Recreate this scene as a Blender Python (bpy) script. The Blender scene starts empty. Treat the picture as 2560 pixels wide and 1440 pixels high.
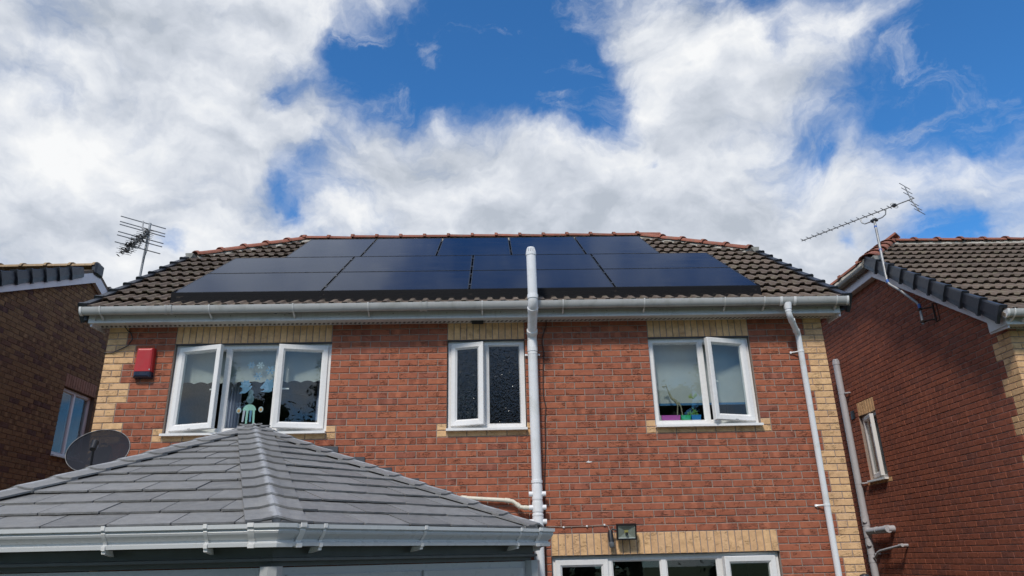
import bpy, bmesh, math, random
from mathutils import Vector, Matrix
random.seed(7)
S = bpy.context.scene
COL = S.collection

# ------------------------------------------------------------------ camera
CAM = Vector((4.4597, -8.1251, 2.2271))
RT = Vector((0.99951681, -0.0221186, -0.02183837))
UP = Vector((0.0126117, -0.35356485, 0.93532499))
FW = Vector((0.02840936, 0.93514847, 0.35311506))
cd = bpy.data.cameras.new('camera'); cam = bpy.data.objects.new('camera', cd); COL.objects.link(cam)
cam.matrix_world = Matrix(((RT.x, UP.x, -FW.x, CAM.x), (RT.y, UP.y, -FW.y, CAM.y), (RT.z, UP.z, -FW.z, CAM.z), (0, 0, 0, 1)))
cd.sensor_width = 36.0; cd.lens = 1800 / 2560 * 36.0; cd.clip_start = 0.05; cd.clip_end = 5000
S.camera = cam

# ------------------------------------------------------------------ light
SUN_EL, SUN_AZ = math.radians(47), math.radians(180 + 20)        # azimuth from +y, clockwise
SUND = Vector((math.sin(SUN_AZ) * math.cos(SUN_EL), math.cos(SUN_AZ) * math.cos(SUN_EL), math.sin(SUN_EL)))
ld = bpy.data.lights.new('sun', 'SUN'); ld.energy = 1.95; ld.angle = math.radians(8); ld.color = (1.0, 0.94, 0.85)
sun = bpy.data.objects.new('sun', ld); COL.objects.link(sun); sun.location = (0, -10, 30)
sun.rotation_euler = SUND.to_track_quat('Z', 'Y').to_euler()
vs = S.view_settings; vs.view_transform = 'Standard'; vs.look = 'None'; vs.gamma = 1.0; vs.exposure = 0.55; vs.use_curve_mapping = False

def nnew(nt, typ, **kw):
    n = nt.nodes.new(typ)
    for k, v in kw.items(): setattr(n, k, v)
    return n

class NT:
    """small helper for node trees"""
    def __init__(s, nt): s.nt = nt
    def put(s, sock, v):
        if isinstance(v, bpy.types.NodeSocket): s.nt.links.new(v, sock)
        elif v is not None: sock.default_value = v
    def math(s, op, a, b=None, c=None, clamp=False):
        n = nnew(s.nt, 'ShaderNodeMath', operation=op); n.use_clamp = clamp
        for i, v in enumerate((a, b, c)):
            if v is not None: s.put(n.inputs[i], v)
        return n.outputs[0]
    def vmath(s, op, a, b=None, out=0):
        n = nnew(s.nt, 'ShaderNodeVectorMath', operation=op)
        s.put(n.inputs[0], a)
        if b is not None:
            if op == 'SCALE': s.put(n.inputs[3], b)
            else: s.put(n.inputs[1], b)
        return n.outputs['Value'] if op in ('DISTANCE', 'DOT_PRODUCT', 'LENGTH') else n.outputs[0]
    def noise(s, vec, scale, detail=4, rough=.5, dist=0, w=None, out='Fac'):
        n = nnew(s.nt, 'ShaderNodeTexNoise')
        if w is not None: n.noise_dimensions = '4D'; s.put(n.inputs['W'], w)
        if vec is not None: s.put(n.inputs['Vector'], vec)
        s.put(n.inputs['Scale'], scale); s.put(n.inputs['Detail'], detail); s.put(n.inputs['Roughness'], rough); s.put(n.inputs['Distortion'], dist)
        return n.outputs[out]
    def smooth(s, v, a, b, lo=0.0, hi=1.0):
        n = nnew(s.nt, 'ShaderNodeMapRange', interpolation_type='SMOOTHSTEP')
        s.put(n.inputs['Value'], v)
        for k, q in (('From Min', a), ('From Max', b), ('To Min', lo), ('To Max', hi)): s.put(n.inputs[k], q)
        return n.outputs[0]
    def mix(s, f, a, b, typ='MIX'):
        n = nnew(s.nt, 'ShaderNodeMix', data_type='RGBA', blend_type=typ)
        s.put(n.inputs[0], f); s.put(n.inputs[6], a if isinstance(a, bpy.types.NodeSocket) else (*a, 1)); s.put(n.inputs[7], b if isinstance(b, bpy.types.NodeSocket) else (*b, 1))
        return n.outputs[2]
    def ramp(s, f, stops, interp='LINEAR'):
        n = nnew(s.nt, 'ShaderNodeValToRGB'); cr = n.color_ramp; cr.interpolation = interp
        while len(cr.elements) < len(stops): cr.elements.new(0.5)
        for e, (p, c) in zip(cr.elements, stops): e.position = p; e.color = (*c, 1)
        s.put(n.inputs[0], f); return n.outputs[0]

# ------------------------------------------------------------------ sky with clouds
def pxdir(u, v):
    return (FW + RT * ((u - 1280) / 1800) - UP * ((v - 720) / 1800)).normalized()
world = bpy.data.worlds.new('World'); S.world = world; world.use_nodes = True
wn = world.node_tree; wn.nodes.clear(); W = NT(wn)
wout = nnew(wn, 'ShaderNodeOutputWorld'); bg = nnew(wn, 'ShaderNodeBackground')
sky = nnew(wn, 'ShaderNodeTexSky', sky_type='NISHITA'); sky.sun_disc = False
sky.sun_elevation = SUN_EL; sky.sun_rotation = SUN_AZ; sky.air_density = 1.0; sky.dust_density = 0.3; sky.ozone_density = 3.0
tc = nnew(wn, 'ShaderNodeTexCoord'); D = tc.outputs['Generated']
skyblue = W.mix(1.0, sky.outputs[0], (0.047, 0.110, 0.158), 'MULTIPLY')
# cloud cover: fractal noise in world directions plus the cloud banks and gaps of the day
BLOBS = [(200, 330, .40, .30), (480, 90, .20, .12), (580, 420, .30, .13), (700, 80, .08, .06), (780, 285, .20, .045),
         (1280, 420, .34, .09), (1080, 520, .28, .08), (1600, 480, .40, .13), (1980, 540, .38, .12), (2420, 470, .20, .09), (2560, 370, .22, .06), (2520, 620, .3, .05), (1330, 620, .3, .12),
         (1580, 90, .42, .050), (1700, 170, .46, .065), (1890, 190, .42, .055), (1800, 60, .36, .06), (2080, 60, .36, .06), (2220, 40, .20, .045), (1720, 310, .16, .06), (2180, 270, -.10, .09), (1130, 30, .02, .03), (960, 40, -.14, .06), (1050, 140, -.10, .05), (850, 110, -.14, .035), (2000, 310, -.02, .07), (2300, 330, -.04, .07),
         (1300, 110, -.62, .085), (1420, 170, -.52, .065), (1180, 190, -.52, .065), (1330, 235, -.36, .045), (960, 205, -.60, .060), (860, 165, -.46, .045), (1020, 290, -.40, .040), (1480, 270, -.34, .035), (740, 190, -.34, .028), (685, 238, -.40, .020),
         (800, 390, -.36, .030), (740, 470, -.36, .030), (690, 500, -.25, .02), (860, 330, -.22, .035), (740, 552, -.42, .018),
         (2480, 150, -.68, .075), (2360, 130, -.34, .055), (2190, 190, -.24, .05), (2560, 40, -.36, .06), (1935, 105, -.48, .020), (2030, 100, -.2, .02), (1550, 290, -.30, .025), (2340, 575, -.50, .026), (2420, 550, -.36, .020), (2040, 395, -.42, .018), (1625, 408, -.38, .012), (440, 622, -.62, .014), (2150, 590, -.4, .014),
         (1000, -240, -.12, .2), (1500, -240, -.26, .24), (2200, -240, -.26, .24)]
wv = W.vmath('SUBTRACT', W.noise(D, 6.5, 6, .58, 0, out='Color'), (.5, .5, .5))
DW = W.vmath('NORMALIZE', W.vmath('ADD', D, W.vmath('SCALE', wv, .13)))
bias = None
for (u, v, a, sg) in BLOBS:
    d_ = pxdir(u, v); k = 2.0 / (sg * sg)                       # |D-d|^2 = 2 - 2 D.d on the unit sphere
    e = W.math('EXPONENT', W.math('MULTIPLY_ADD', W.vmath('DOT_PRODUCT', DW, tuple(d_)), k, -k), clamp=True)
    bias = W.math('MULTIPLY_ADD', e, a, bias if bias is not None else 0.0)
DZ = W.vmath('MULTIPLY', DW, (1.0, 1.0, 1.45))
n1 = W.noise(DZ, 5.0, 9, .60, .15)
n2 = W.noise(W.vmath('ADD', DZ, (-.01, -.02, .045)), 5.0, 4, .55, .15)
cov = W.math('ADD', W.math('MULTIPLY_ADD', W.math('SUBTRACT', n1, .5), 2.3, .61), W.math('MULTIPLY', bias, 1.0))
wisp = W.noise(W.vmath('MULTIPLY', DW, (1.0, 1.0, 2.2)), 7.5, 7, .66, .8)
alpha = W.math('MAXIMUM', W.smooth(cov, .18, 1.02), W.smooth(W.math('MULTIPLY_ADD', cov, .18, wisp), .50, .84, 0, .62))
lit = W.math('MULTIPLY_ADD', W.math('SUBTRACT', n1, n2), 2.8, .50)
big = W.noise(W.vmath('MULTIPLY', D, (1, 1, 1.9)), 4.2, 5, .55, .2)
lit = W.math('ADD', lit, W.math('MULTIPLY', W.math('SUBTRACT', big, .5), 2.4), clamp=True)
ccol = W.ramp(lit, [(0.0, (.45, .495, .565)), (.35, (.58, .62, .69)), (.65, (.72, .75, .80)), (.9, (.83, .845, .865)), (1.0, (.875, .885, .895))])
skyc = W.mix(alpha, skyblue, ccol)
wn.links.new(skyc, bg.inputs[0]); bg.inputs[1].default_value = 0.735
wn.links.new(bg.outputs[0], wout.inputs[0])

# ------------------------------------------------------------------ materials
MATS = {}
def mat(name, col=(.5, .5, .5), rough=.5, metal=0.0, spec=None, var=0.0, grain=0.0, gscale=60, bump=0.0, bscale=120, dirt=None, coat=0.0, streak=0.0):
    if name in MATS: return MATS[name]
    m = bpy.data.materials.new(name); m.use_nodes = True; nt = m.node_tree; b = nt.nodes['Principled BSDF']; N = NT(nt)
    t = nnew(nt, 'ShaderNodeTexCoord'); oi = nnew(nt, 'ShaderNodeObjectInfo')
    v = N.vmath('ADD', t.outputs['Object'], N.vmath('SCALE', (13.7, 7.1, 23.3), oi.outputs['Random']))
    c = nnew(nt, 'ShaderNodeRGB'); c.outputs[0].default_value = (*col, 1); c = c.outputs[0]
    if var: c = N.mix(1.0, c, N.ramp(oi.outputs['Random'], [(0, (1 - var,) * 3), (1, (1 + var,) * 3)]), 'MULTIPLY')
    if grain:
        g = N.noise(v, gscale, 6, .6)
        c = N.mix(1.0, c, N.ramp(g, [(.25, (1 - grain,) * 3), (.75, (1 + grain,) * 3)]), 'MULTIPLY')
    if dirt:
        dcol, amt, dsc = dirt
        d = N.noise(v, dsc, 7, .62, .4)
        c = N.mix(N.smooth(d, .48, .75, 0, amt), c, dcol)
    if streak:
        sv = N.noise(N.vmath('MULTIPLY', v, (26, 26, 1.6)), 1.0, 5, .65)
        c = N.mix(N.smooth(sv, .52, .74, 0, streak), c, (.22, .21, .17))
    nt.links.new(c, b.inputs['Base Color'])
    rg = N.noise(v, gscale * .5 if grain else 18, 4, .5)
    nt.links.new(N.smooth(rg, .2, .8, max(.02, rough - .08), min(1, rough + .08)), b.inputs['Roughness'])
    b.inputs['Metallic'].default_value = metal
    if spec is not None: b.inputs['Specular IOR Level'].default_value = spec
    if coat: b.inputs['Coat Weight'].default_value = coat
    if bump:
        bn = nnew(nt, 'ShaderNodeBump'); bn.inputs['Distance'].default_value = bump
        nt.links.new(N.noise(v, bscale, 6, .6), bn.inputs['Height']); nt.links.new(bn.outputs[0], b.inputs['Normal'])
    MATS[name] = m; return m

def brick_mat(name, tones, speck, crease=.75, band=.5, dark=(.06, .03, .025), size=(.215, .065)):
    m = bpy.data.materials.new(name); m.use_nodes = True; nt = m.node_tree; b = nt.nodes['Principled BSDF']; N = NT(nt)
    oi = nnew(nt, 'ShaderNodeObjectInfo'); ge = nnew(nt, 'ShaderNodeNewGeometry'); uv = nnew(nt, 'ShaderNodeTexCoord')
    r = N.math('FRACT', N.math('ADD', oi.outputs['Random'], ge.outputs['Random Per Island']))
    r2 = N.math('FRACT', N.math('MULTIPLY', r, 17.31)); r3 = N.math('FRACT', N.math('MULTIPLY', r, 41.77))
    vec = N.vmath('ADD', N.vmath('MULTIPLY', uv.outputs['UV'], (size[0], size[1], 0)), N.vmath('SCALE', (31.0, 57.0, 11.0), r))
    c = N.ramp(r, tones)
    cl = N.noise(vec, 18, 4, .6)
    c = N.mix(1.0, c, N.ramp(cl, [(.25, (.80, .78, .78)), (.75, (1.2, 1.2, 1.18))]), 'MULTIPLY')
    # kiss marks: paler or darker upright bands left by the kiln stacking
    sx = nnew(nt, 'ShaderNodeSeparateXYZ'); nt.links.new(uv.outputs['UV'], sx.inputs[0])
    wob = N.math('MULTIPLY_ADD', N.math('SUBTRACT', N.noise(vec, 30, 3), .5), .22, sx.outputs[0])
    ctr = N.math('MULTIPLY_ADD', r3, .3, .35)
    bd = N.smooth(N.math('ABSOLUTE', N.math('SUBTRACT', wob, ctr)), .07, .17, 1, 0)
    bd = N.math('MULTIPLY', bd, N.smooth(r2, .72, .80, 0, band))
    dk = N.math('MULTIPLY', N.smooth(N.math('ABSOLUTE', N.math('SUBTRACT', wob, ctr)), .10, .22, 0, 1), N.smooth(r2, .70, .82, 0, band))
    c = N.mix(dk, c, N.mix(1.0, c, (.62, .60, .66), 'MULTIPLY')); c = N.mix(bd, c, N.mix(1.0, c, (1.35, 1.42, 1.45), 'MULTIPLY'))
    # drag creases
    cv = N.vmath('MULTIPLY', vec, (11, 48, 1))
    ridg = N.math('ABSOLUTE', N.math('SUBTRACT', N.noise(cv, 1.0, 3, .55, 1.4), .5))
    gate = N.smooth(N.noise(vec, 9, 2), .50, .60)
    cr = N.math('MULTIPLY', N.smooth(ridg, .006, .026, 1, 0), gate)
    c = N.mix(N.math('MULTIPLY', cr, crease), c, dark)
    wt = N.noise(ge.outputs['Position'], 1.3, 5, .6, .3); c = N.mix(1.0, c, N.ramp(wt, [(.3, (.92, .91, .92)), (.7, (1.08, 1.08, 1.07))]), 'MULTIPLY')
    st_ = N.noise(N.vmath('MULTIPLY', ge.outputs['Position'], (9, 9, .9)), 1.0, 5, .6); c = N.mix(N.smooth(st_, .60, .80, 0, .35), c, N.mix(1.0, c, (.55, .55, .55), 'MULTIPLY'))
    sp = N.noise(vec, 210, 3, .6)
    c = N.mix(N.smooth(sp, .60, .72, 0, speck), c, dark)
    nt.links.new(c, b.inputs['Base Color']); b.inputs['Roughness'].default_value = .9; b.inputs['Specular IOR Level'].default_value = .25
    h = N.math('SUBTRACT', N.math('MULTIPLY', N.noise(vec, 160, 5, .65), .5), N.math('MULTIPLY', cr, 1.2))
    bn = nnew(nt, 'ShaderNodeBump'); bn.inputs['Distance'].default_value = .004; bn.inputs['Strength'].default_value = .9
    nt.links.new(h, bn.inputs['Height']); nt.links.new(bn.outputs[0], b.inputs['Normal'])
    MATS[name] = m; return m

RED = brick_mat('red_brick', [(0, (.355, .118, .066)), (.25, (.38, .131, .072)), (.5, (.335, .110, .062)), (.8, (.355, .120, .069)), (.93, (.315, .108, .068)), (1, (.285, .103, .068))], .16, .6, .38)
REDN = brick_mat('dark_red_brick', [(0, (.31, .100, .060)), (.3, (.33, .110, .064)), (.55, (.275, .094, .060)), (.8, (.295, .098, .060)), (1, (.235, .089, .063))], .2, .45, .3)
BUFF = brick_mat('buff_brick', [(0, (.69, .435, .225)), (.4, (.73, .465, .245)), (.7, (.65, .40, .21)), (1, (.70, .45, .25))], .55, .3, 0.0, (.24, .14, .07))
BROWN = brick_mat('brown_brick', [(0, (.23, .135, .070)), (.3, (.21, .120, .062)), (.6, (.24, .145, .075)), (.8, (.185, .10, .06)), (.93, (.13, .070, .055)), (1, (.115, .062, .055))], .25, .3, .6)
MORTAR = mat('mortar', (.32, .25, .21), .95, grain=.22, gscale=45, bump=.002, bscale=300)
MORTB = mat('brown_mortar', (.15, .10, .075), .95, grain=.2, gscale=45)
BED = mat('bedding_mortar', (.36, .335, .29), .95, grain=.3, gscale=30, bump=.008, bscale=40, dirt=((.16, .15, .10), .6, 12))
UPVC = mat('white_upvc', (.79, .775, .76), .28, spec=.5, dirt=((.52, .49, .42), .25, 3), streak=.10)
UPVCG = mat('weathered_white_upvc', (.62, .615, .60), .35, dirt=((.36, .35, .31), .5, 4), streak=.28)
PIPE = mat('white_pipe', (.80, .80, .81), .3, dirt=((.48, .48, .42), .35, 4), streak=.12)
PIPEG = mat('grey_pipe', (.47, .46, .48), .4, dirt=((.3, .28, .26), .35, 6))
WASTE = mat('cream_pipe', (.68, .64, .53), .5, dirt=((.3, .26, .2), .5, 14))
OLDG = mat('old_grey_gutter', (.25, .245, .22), .6, dirt=((.09, .09, .07), .6, 9))
TILE = mat('roof_tile', (.132, .096, .073), .85, var=.22, grain=.25, gscale=35, bump=.003, bscale=220, dirt=((.20, .19, .11), .55, 7))
RIDGE = mat('terracotta', (.25, .088, .056), .88, var=.22, grain=.3, gscale=30, bump=.003, bscale=150, dirt=((.17, .13, .095), .8, 11))
RIDGEB = mat('buff_ridge', (.32, .22, .125), .85, var=.15, grain=.25, gscale=30, dirt=((.12, .10, .07), .6, 14))
GUTR = mat('grey_white_gutter', (.45, .45, .44), .38, dirt=((.24, .24, .21), .55, 4), streak=.22)
CAPM = mat('charcoal_plastic', (.022, .025, .033), .42, grain=.15)
BLACK = mat('black_plastic', (.012, .012, .014), .4)
BARGE = mat('barge_board', (.66, .64, .68), .35, dirt=((.4, .38, .36), .3, 4))
SLATE = mat('composite_slate', (.195, .192, .190), .50, var=.16, grain=.2, gscale=22, bump=.006, bscale=28, dirt=((.26, .25, .235), .55, 5), streak=.25)
LEAD = mat('lead', (.055, .058, .068), .55, grain=.2)
GUTG = mat('ogee_white', (.58, .59, .595), .3, dirt=((.48, .47, .43), .22, 3))
STEEL = mat('galvanised', (.36, .36, .36), .55, .55, grain=.2, dirt=((.12, .11, .10), .5, 12))
ALU = mat('dull_aluminium', (.16, .165, .17), .45, .7)
REDP = mat('red_plastic', (.42, .022, .024), .38, dirt=((.25, .03, .03), .3, 9))
NAVY = mat('navy_plastic', (.012, .017, .04), .3)
CABLE = mat('brown_cable', (.05, .022, .016), .6)
BLUE = mat('blue_tape', (.03, .12, .42), .5)
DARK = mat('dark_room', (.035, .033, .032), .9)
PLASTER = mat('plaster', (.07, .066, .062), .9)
BLIND = mat('blind_fabric', (.33, .355, .355), .9, grain=.06, gscale=8)
CURT = mat('curtain_fabric', (.42, .44, .55), .9)

def glass_mat(name, bumpd=0.0, tint=(.93, .96, .95), bscale=26, r0=.05, rough=0.0):
    m = bpy.data.materials.new(name); m.use_nodes = True; nt = m.node_tree; nt.nodes.clear(); N = NT(nt)
    o = nnew(nt, 'ShaderNodeOutputMaterial'); tr = nnew(nt, 'ShaderNodeBsdfTransparent'); gl = nnew(nt, 'ShaderNodeBsdfGlossy')
    gl.inputs['Roughness'].default_value = rough; tr.inputs[0].default_value = (*tint, 1)
    fr = nnew(nt, 'ShaderNodeLayerWeight')                       # Schlick reflectance, the same from both sides of the pane
    f = N.math('MULTIPLY_ADD', N.math('POWER', fr.outputs['Facing'], 5.0), .95, r0, clamp=True)
    if bumpd:
        t = nnew(nt, 'ShaderNodeTexCoord'); bn = nnew(nt, 'ShaderNodeBump'); bn.inputs['Distance'].default_value = bumpd
        ridg = N.math('ABSOLUTE', N.math('SUBTRACT', N.noise(N.vmath('MULTIPLY', t.outputs['Object'], (1, 1, .8)), bscale, 1.5, .4, 1.2), .5))
        nt.links.new(N.smooth(ridg, 0, .16), bn.inputs['Height']); nt.links.new(bn.outputs[0], gl.inputs['Normal']); nt.links.new(bn.outputs[0], fr.inputs['Normal'])
    mx = nnew(nt, 'ShaderNodeMixShader'); nt.links.new(f, mx.inputs[0]); nt.links.new(tr.outputs[0], mx.inputs[1]); nt.links.new(gl.outputs[0], mx.inputs[2]); nt.links.new(mx.outputs[0], o.inputs[0])
    MATS[name] = m; return m
GLASS = glass_mat('window_glass')
OBSC = glass_mat('patterned_glass', .0011, (.20, .21, .21), 20, rough=.16, r0=.07)

def panel_mat():
    m = bpy.data.materials.new('solar_glass'); m.use_nodes = True; nt = m.node_tree; b = nt.nodes['Principled BSDF']; N = NT(nt)
    t = nnew(nt, 'ShaderNodeTexCoord'); sx = nnew(nt, 'ShaderNodeSeparateXYZ'); nt.links.new(t.outputs['Object'], sx.inputs[0])
    ln = N.math('ABSOLUTE', N.math('SUBTRACT', N.math('FRACT', N.math('MULTIPLY', sx.outputs[1], 1 / .091)), .5))
    c = N.mix(N.smooth(ln, .47, .495, 0, .8), (.006, .010, .025), (.016, .022, .036))
    lx = N.math('ABSOLUTE', N.math('SUBTRACT', N.math('FRACT', N.math('MULTIPLY', sx.outputs[0], 1 / .182)), .5))
    c = N.mix(N.smooth(lx, .485, .5, 0, .5), c, (.016, .02, .032))
    dn = N.noise(N.vmath('MULTIPLY', t.outputs['Object'], (1.2, 5, 1)), 1.6, 6, .6)
    nt.nodes.remove(b); df = nnew(nt, 'ShaderNodeBsdfDiffuse'); gl = nnew(nt, 'ShaderNodeBsdfGlossy'); fr = nnew(nt, 'ShaderNodeFresnel'); fr.inputs['IOR'].default_value = 1.29
    c = N.mix(N.smooth(dn, .45, .8, 0, .10), c, (.08, .08, .08))                       # film of dust
    nt.links.new(c, df.inputs[0]); gl.inputs[0].default_value = (.56, .61, .70, 1); nt.links.new(N.smooth(dn, .3, .8, .06, .15), gl.inputs['Roughness'])
    mx = nnew(nt, 'ShaderNodeMixShader'); nt.links.new(fr.outputs[0], mx.inputs[0]); nt.links.new(df.outputs[0], mx.inputs[1]); nt.links.new(gl.outputs[0], mx.inputs[2]); nt.links.new(mx.outputs[0], nt.nodes['Material Output'].inputs[0])
    MATS['solar_glass'] = m; return m
SOLAR = panel_mat()
FRAMEB = mat('black_anodised', (.012, .013, .016), .38, .3)

def mesh_mat(name, col, op, cell):
    """perforated sheet: real holes in a grid"""
    m = bpy.data.materials.new(name); m.use_nodes = True; nt = m.node_tree; N = NT(nt); b = nt.nodes['Principled BSDF']
    b.inputs['Base Color'].default_value = (*col, 1); b.inputs['Roughness'].default_value = .7; b.inputs['Specular IOR Level'].default_value = .15
    t = nnew(nt, 'ShaderNodeTexCoord'); sx = nnew(nt, 'ShaderNodeSeparateXYZ'); nt.links.new(t.outputs['Object'], sx.inputs[0])
    g = [N.math('ABSOLUTE', N.math('SUBTRACT', N.math('FRACT', N.math('MULTIPLY', sx.outputs[i], 1 / cell)), .5)) for i in (0, 2)]
    a = N.math('GREATER_THAN', N.math('MAXIMUM', g[0], g[1]), .5 - op)
    nt.links.new(a, b.inputs['Alpha']); MATS[name] = m; return m
DISHM = mesh_mat('perforated_dish', (.018, .020, .028), .39, .009)
BIRDM = mesh_mat('wire_mesh', (.010, .010, .012), .27, .013)

# ------------------------------------------------------------------ mesh helpers
class MB:
    def __init__(s): s.v = []; s.f = []
    def add(s, vs_, fs_):
        o = len(s.v); s.v += [tuple(v) for v in vs_]; s.f += [tuple(i + o for i in f) for f in fs_]; return s
    def box(s, x0, x1, y0, y1, z0, z1, M=None, c=0.0):
        if c:
            vs_ = []
            X, Y, Z = (x0, x1), (y0, y1), (z0, z1)
            for i in (0, 1):
                for j in (0, 1):
                    for k in (0, 1):
                        sx, sy, sz = (1 if i == 0 else -1), (1 if j == 0 else -1), (1 if k == 0 else -1)
                        p = (X[i], Y[j], Z[k])
                        vs_ += [(p[0] + sx * c, p[1] + sy * c, p[2]), (p[0] + sx * c, p[1], p[2] + sz * c), (p[0], p[1] + sy * c, p[2] + sz * c)]
            bm = bmesh.new(); bv = [bm.verts.new(M @ Vector(v) if M else v) for v in vs_]; bmesh.ops.convex_hull(bm, input=bv)
            bm.verts.index_update(); s.add([v.co[:] for v in bm.verts], [[v.index for v in f.verts] for f in bm.faces]); bm.free(); return s
        vs_ = [(x, y, z) for x in (x0, x1) for y in (y0, y1) for z in (z0, z1)]
        if M: vs_ = [M @ Vector(v) for v in vs_]
        return s.add(vs_, [(0, 1, 3, 2), (4, 6, 7, 5), (0, 4, 5, 1), (2, 3, 7, 6), (0, 2, 6, 4), (1, 5, 7, 3)])
    def prism(s, pts, ext, M=None):
        """convex or simple polygon pts (3d) extruded by vector ext"""
        n = len(pts); e = Vector(ext); P = [Vector(p) for p in pts] + [Vector(p) + e for p in pts]
        if M: P = [M @ p for p in P]
        return s.add(P, [tuple(range(n))[::-1], tuple(range(n, 2 * n))] + [(i, (i + 1) % n, n + (i + 1) % n, n + i) for i in range(n)])
    def tube(s, path, r, seg=12, caps=True, closed=False):
        path = [Vector(p) for p in path]; n = len(path); rings = []
        rr = r if isinstance(r, (list, tuple)) else [r] * n
        prev = None
        for i, p in enumerate(path):
            t = (path[min(i + 1, n - 1)] - path[max(i - 1, 0)]).normalized()
            if prev is None:
                a = Vector((0, 0, 1)) if abs(t.z) < .9 else Vector((1, 0, 0)); nrm = (a - t * a.dot(t)).normalized()
            else: nrm = (prev - t * prev.dot(t)).normalized()
            prev = nrm; bi = t.cross(nrm)
            rings.append([p + (nrm * math.cos(2 * math.pi * k / seg) + bi * math.sin(2 * math.pi * k / seg)) * rr[i] for k in range(seg)])
        vs_ = [v for rg in rings for v in rg]; fs_ = []
        for i in range(n - 1):
            for k in range(seg): fs_.append((i * seg + k, i * seg + (k + 1) % seg, (i + 1) * seg + (k + 1) % seg, (i + 1) * seg + k))
        if caps: fs_ += [tuple(range(seg))[::-1], tuple(range((n - 1) * seg, n * seg))]
        return s.add(vs_, fs_)
    def mesh(s, name, smooth=False):
        me = bpy.data.meshes.new(name); me.from_pydata([tuple(v) for v in s.v], [], s.f); me.validate(); me.update()
        bm = bmesh.new(); bm.from_mesh(me); bmesh.ops.recalc_face_normals(bm, faces=bm.faces); bm.to_mesh(me); bm.free()
        if smooth:
            for p in me.polygons: p.use_smooth = True
            try: me.set_sharp_from_angle(angle=math.radians(38))
            except Exception: pass
        return me
    def build(s, name, m, parent=None, smooth=False, **kw): return obj(name, s.mesh(name, smooth), m, parent, **kw)

def obj(name, me, m=None, parent=None, loc=None, rot=None, kind=None, label=None):
    o = bpy.data.objects.new(name, me); COL.objects.link(o)
    if m is not None and me is not None and (len(me.materials) == 0): me.materials.append(m)
    if parent: o.parent = parent
    if loc is not None: o.location = loc
    if rot is not None: o.rotation_euler = rot
    if kind: o['kind'] = kind
    if label: o['label'] = label
    return o
def thing(name, label, cat, loc=(0, 0, 0), rotz=0, group=None):
    o = bpy.data.objects.new(name, None); COL.objects.link(o); o.location = loc; o.rotation_euler = (0, 0, rotz); o.empty_display_size = .2
    o['label'] = label; o['category'] = cat
    if group: o['group'] = group
    return o
def tag(o, label, cat, group=None, kind=None):
    o['label'] = label; o['category'] = cat
    if group: o['group'] = group
    if kind: o['kind'] = kind
    return o
def arc(c, r0, a0, a1, n, ax=(1, 0, 0), ay=(0, 0, 1)):
    c = Vector(c); ax = Vector(ax); ay = Vector(ay)
    return [c + ax * r0 * math.cos(a0 + (a1 - a0) * i / n) + ay * r0 * math.sin(a0 + (a1 - a0) * i / n) for i in range(n + 1)]
def loft(mb, loops, close=True, caps=True):
    n = len(loops[0]); vs_ = [p for l in loops for p in l]; fs_ = []
    for i in range(len(loops) - 1):
        for k in range(n if close else n - 1): fs_.append((i * n + k, i * n + (k + 1) % n, (i + 1) * n + (k + 1) % n, (i + 1) * n + k))
    if caps and close: fs_ += [tuple(range(n))[::-1], tuple(range((len(loops) - 1) * n, len(loops) * n))]
    mb.add(vs_, fs_)

# ------------------------------------------------------------------ bricks
def brick_geo(L, H, rnd, Dp=.10, c=.0035, rough=.0016):
    j = lambda: rnd.uniform(-rough, rough)
    fr = [(-L / 2 + c + j(), j() * .5, -H / 2 + c + j()), (L / 2 - c + j(), j() * .5, -H / 2 + c + j()), (L / 2 - c + j(), j() * .5, H / 2 - c + j()), (-L / 2 + c + j(), j() * .5, H / 2 - c + j())]
    mid = [(-L / 2, c, -H / 2), (L / 2, c, -H / 2), (L / 2, c, H / 2), (-L / 2, c, H / 2)]
    bk = [(x, Dp, z) for x, _, z in mid]
    v = fr + mid + bk; f = [(0, 1, 2, 3)]
    for i in range(4): k = (i + 1) % 4; f += [(i, 4 + i, 4 + k, k), (4 + i, 8 + i, 8 + k, 4 + k)]
    return v, f
def brick_uv(me, L, H, tile_off=None):
    """u,v in brick units; done per island for joined meshes through tile_off (list of centres per vertex)"""
    uvl = me.uv_layers.new(name='UVMap')
    for lp in me.loops:
        co = me.vertices[lp.vertex_index].co
        if tile_off: (cx, cz, l, h) = tile_off[lp.vertex_index]
        else: cx = cz = 0; l, h = L, H
        uvl.data[lp.index].uv = ((co.x - cx + co.y * .5) / .215 + .5 * l / .215, (co.z - cz) / .065 + .5 * h / .065)
BR_CACHE = {}
def brick_mesh(L, H, m):
    key = (round(L, 3), round(H, 3), m.name); lst = BR_CACHE.setdefault(key, [])
    if len(lst) < 5:
        rnd = random.Random(hash(key[:2]) % 1000 + len(lst))
        v, f = brick_geo(L, H, rnd); me = bpy.data.meshes.new('brick'); me.from_pydata(v, [], f); me.update(); brick_uv(me, L, H); me.materials.append(m); lst.append(me); return me
    return random.choice(lst)
def joined_bricks(name, items, m, parent):
    rnd = random.Random(3); V = []; Fc = []; offs = []
    for (cx, cz, L, H) in items:
        v, f = brick_geo(L, H, rnd); dy = rnd.uniform(-.0015, .0015); o = len(V)
        V += [(x + cx, y + dy, z + cz) for x, y, z in v]; Fc += [tuple(i + o for i in q) for q in f]; offs += [(cx, cz, L, H)] * len(v)
    me = bpy.data.meshes.new(name); me.from_pydata(V, [], Fc); me.update(); brick_uv(me, .215, .065, offs)
    return obj(name, me, m, parent, kind='stuff')

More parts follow.
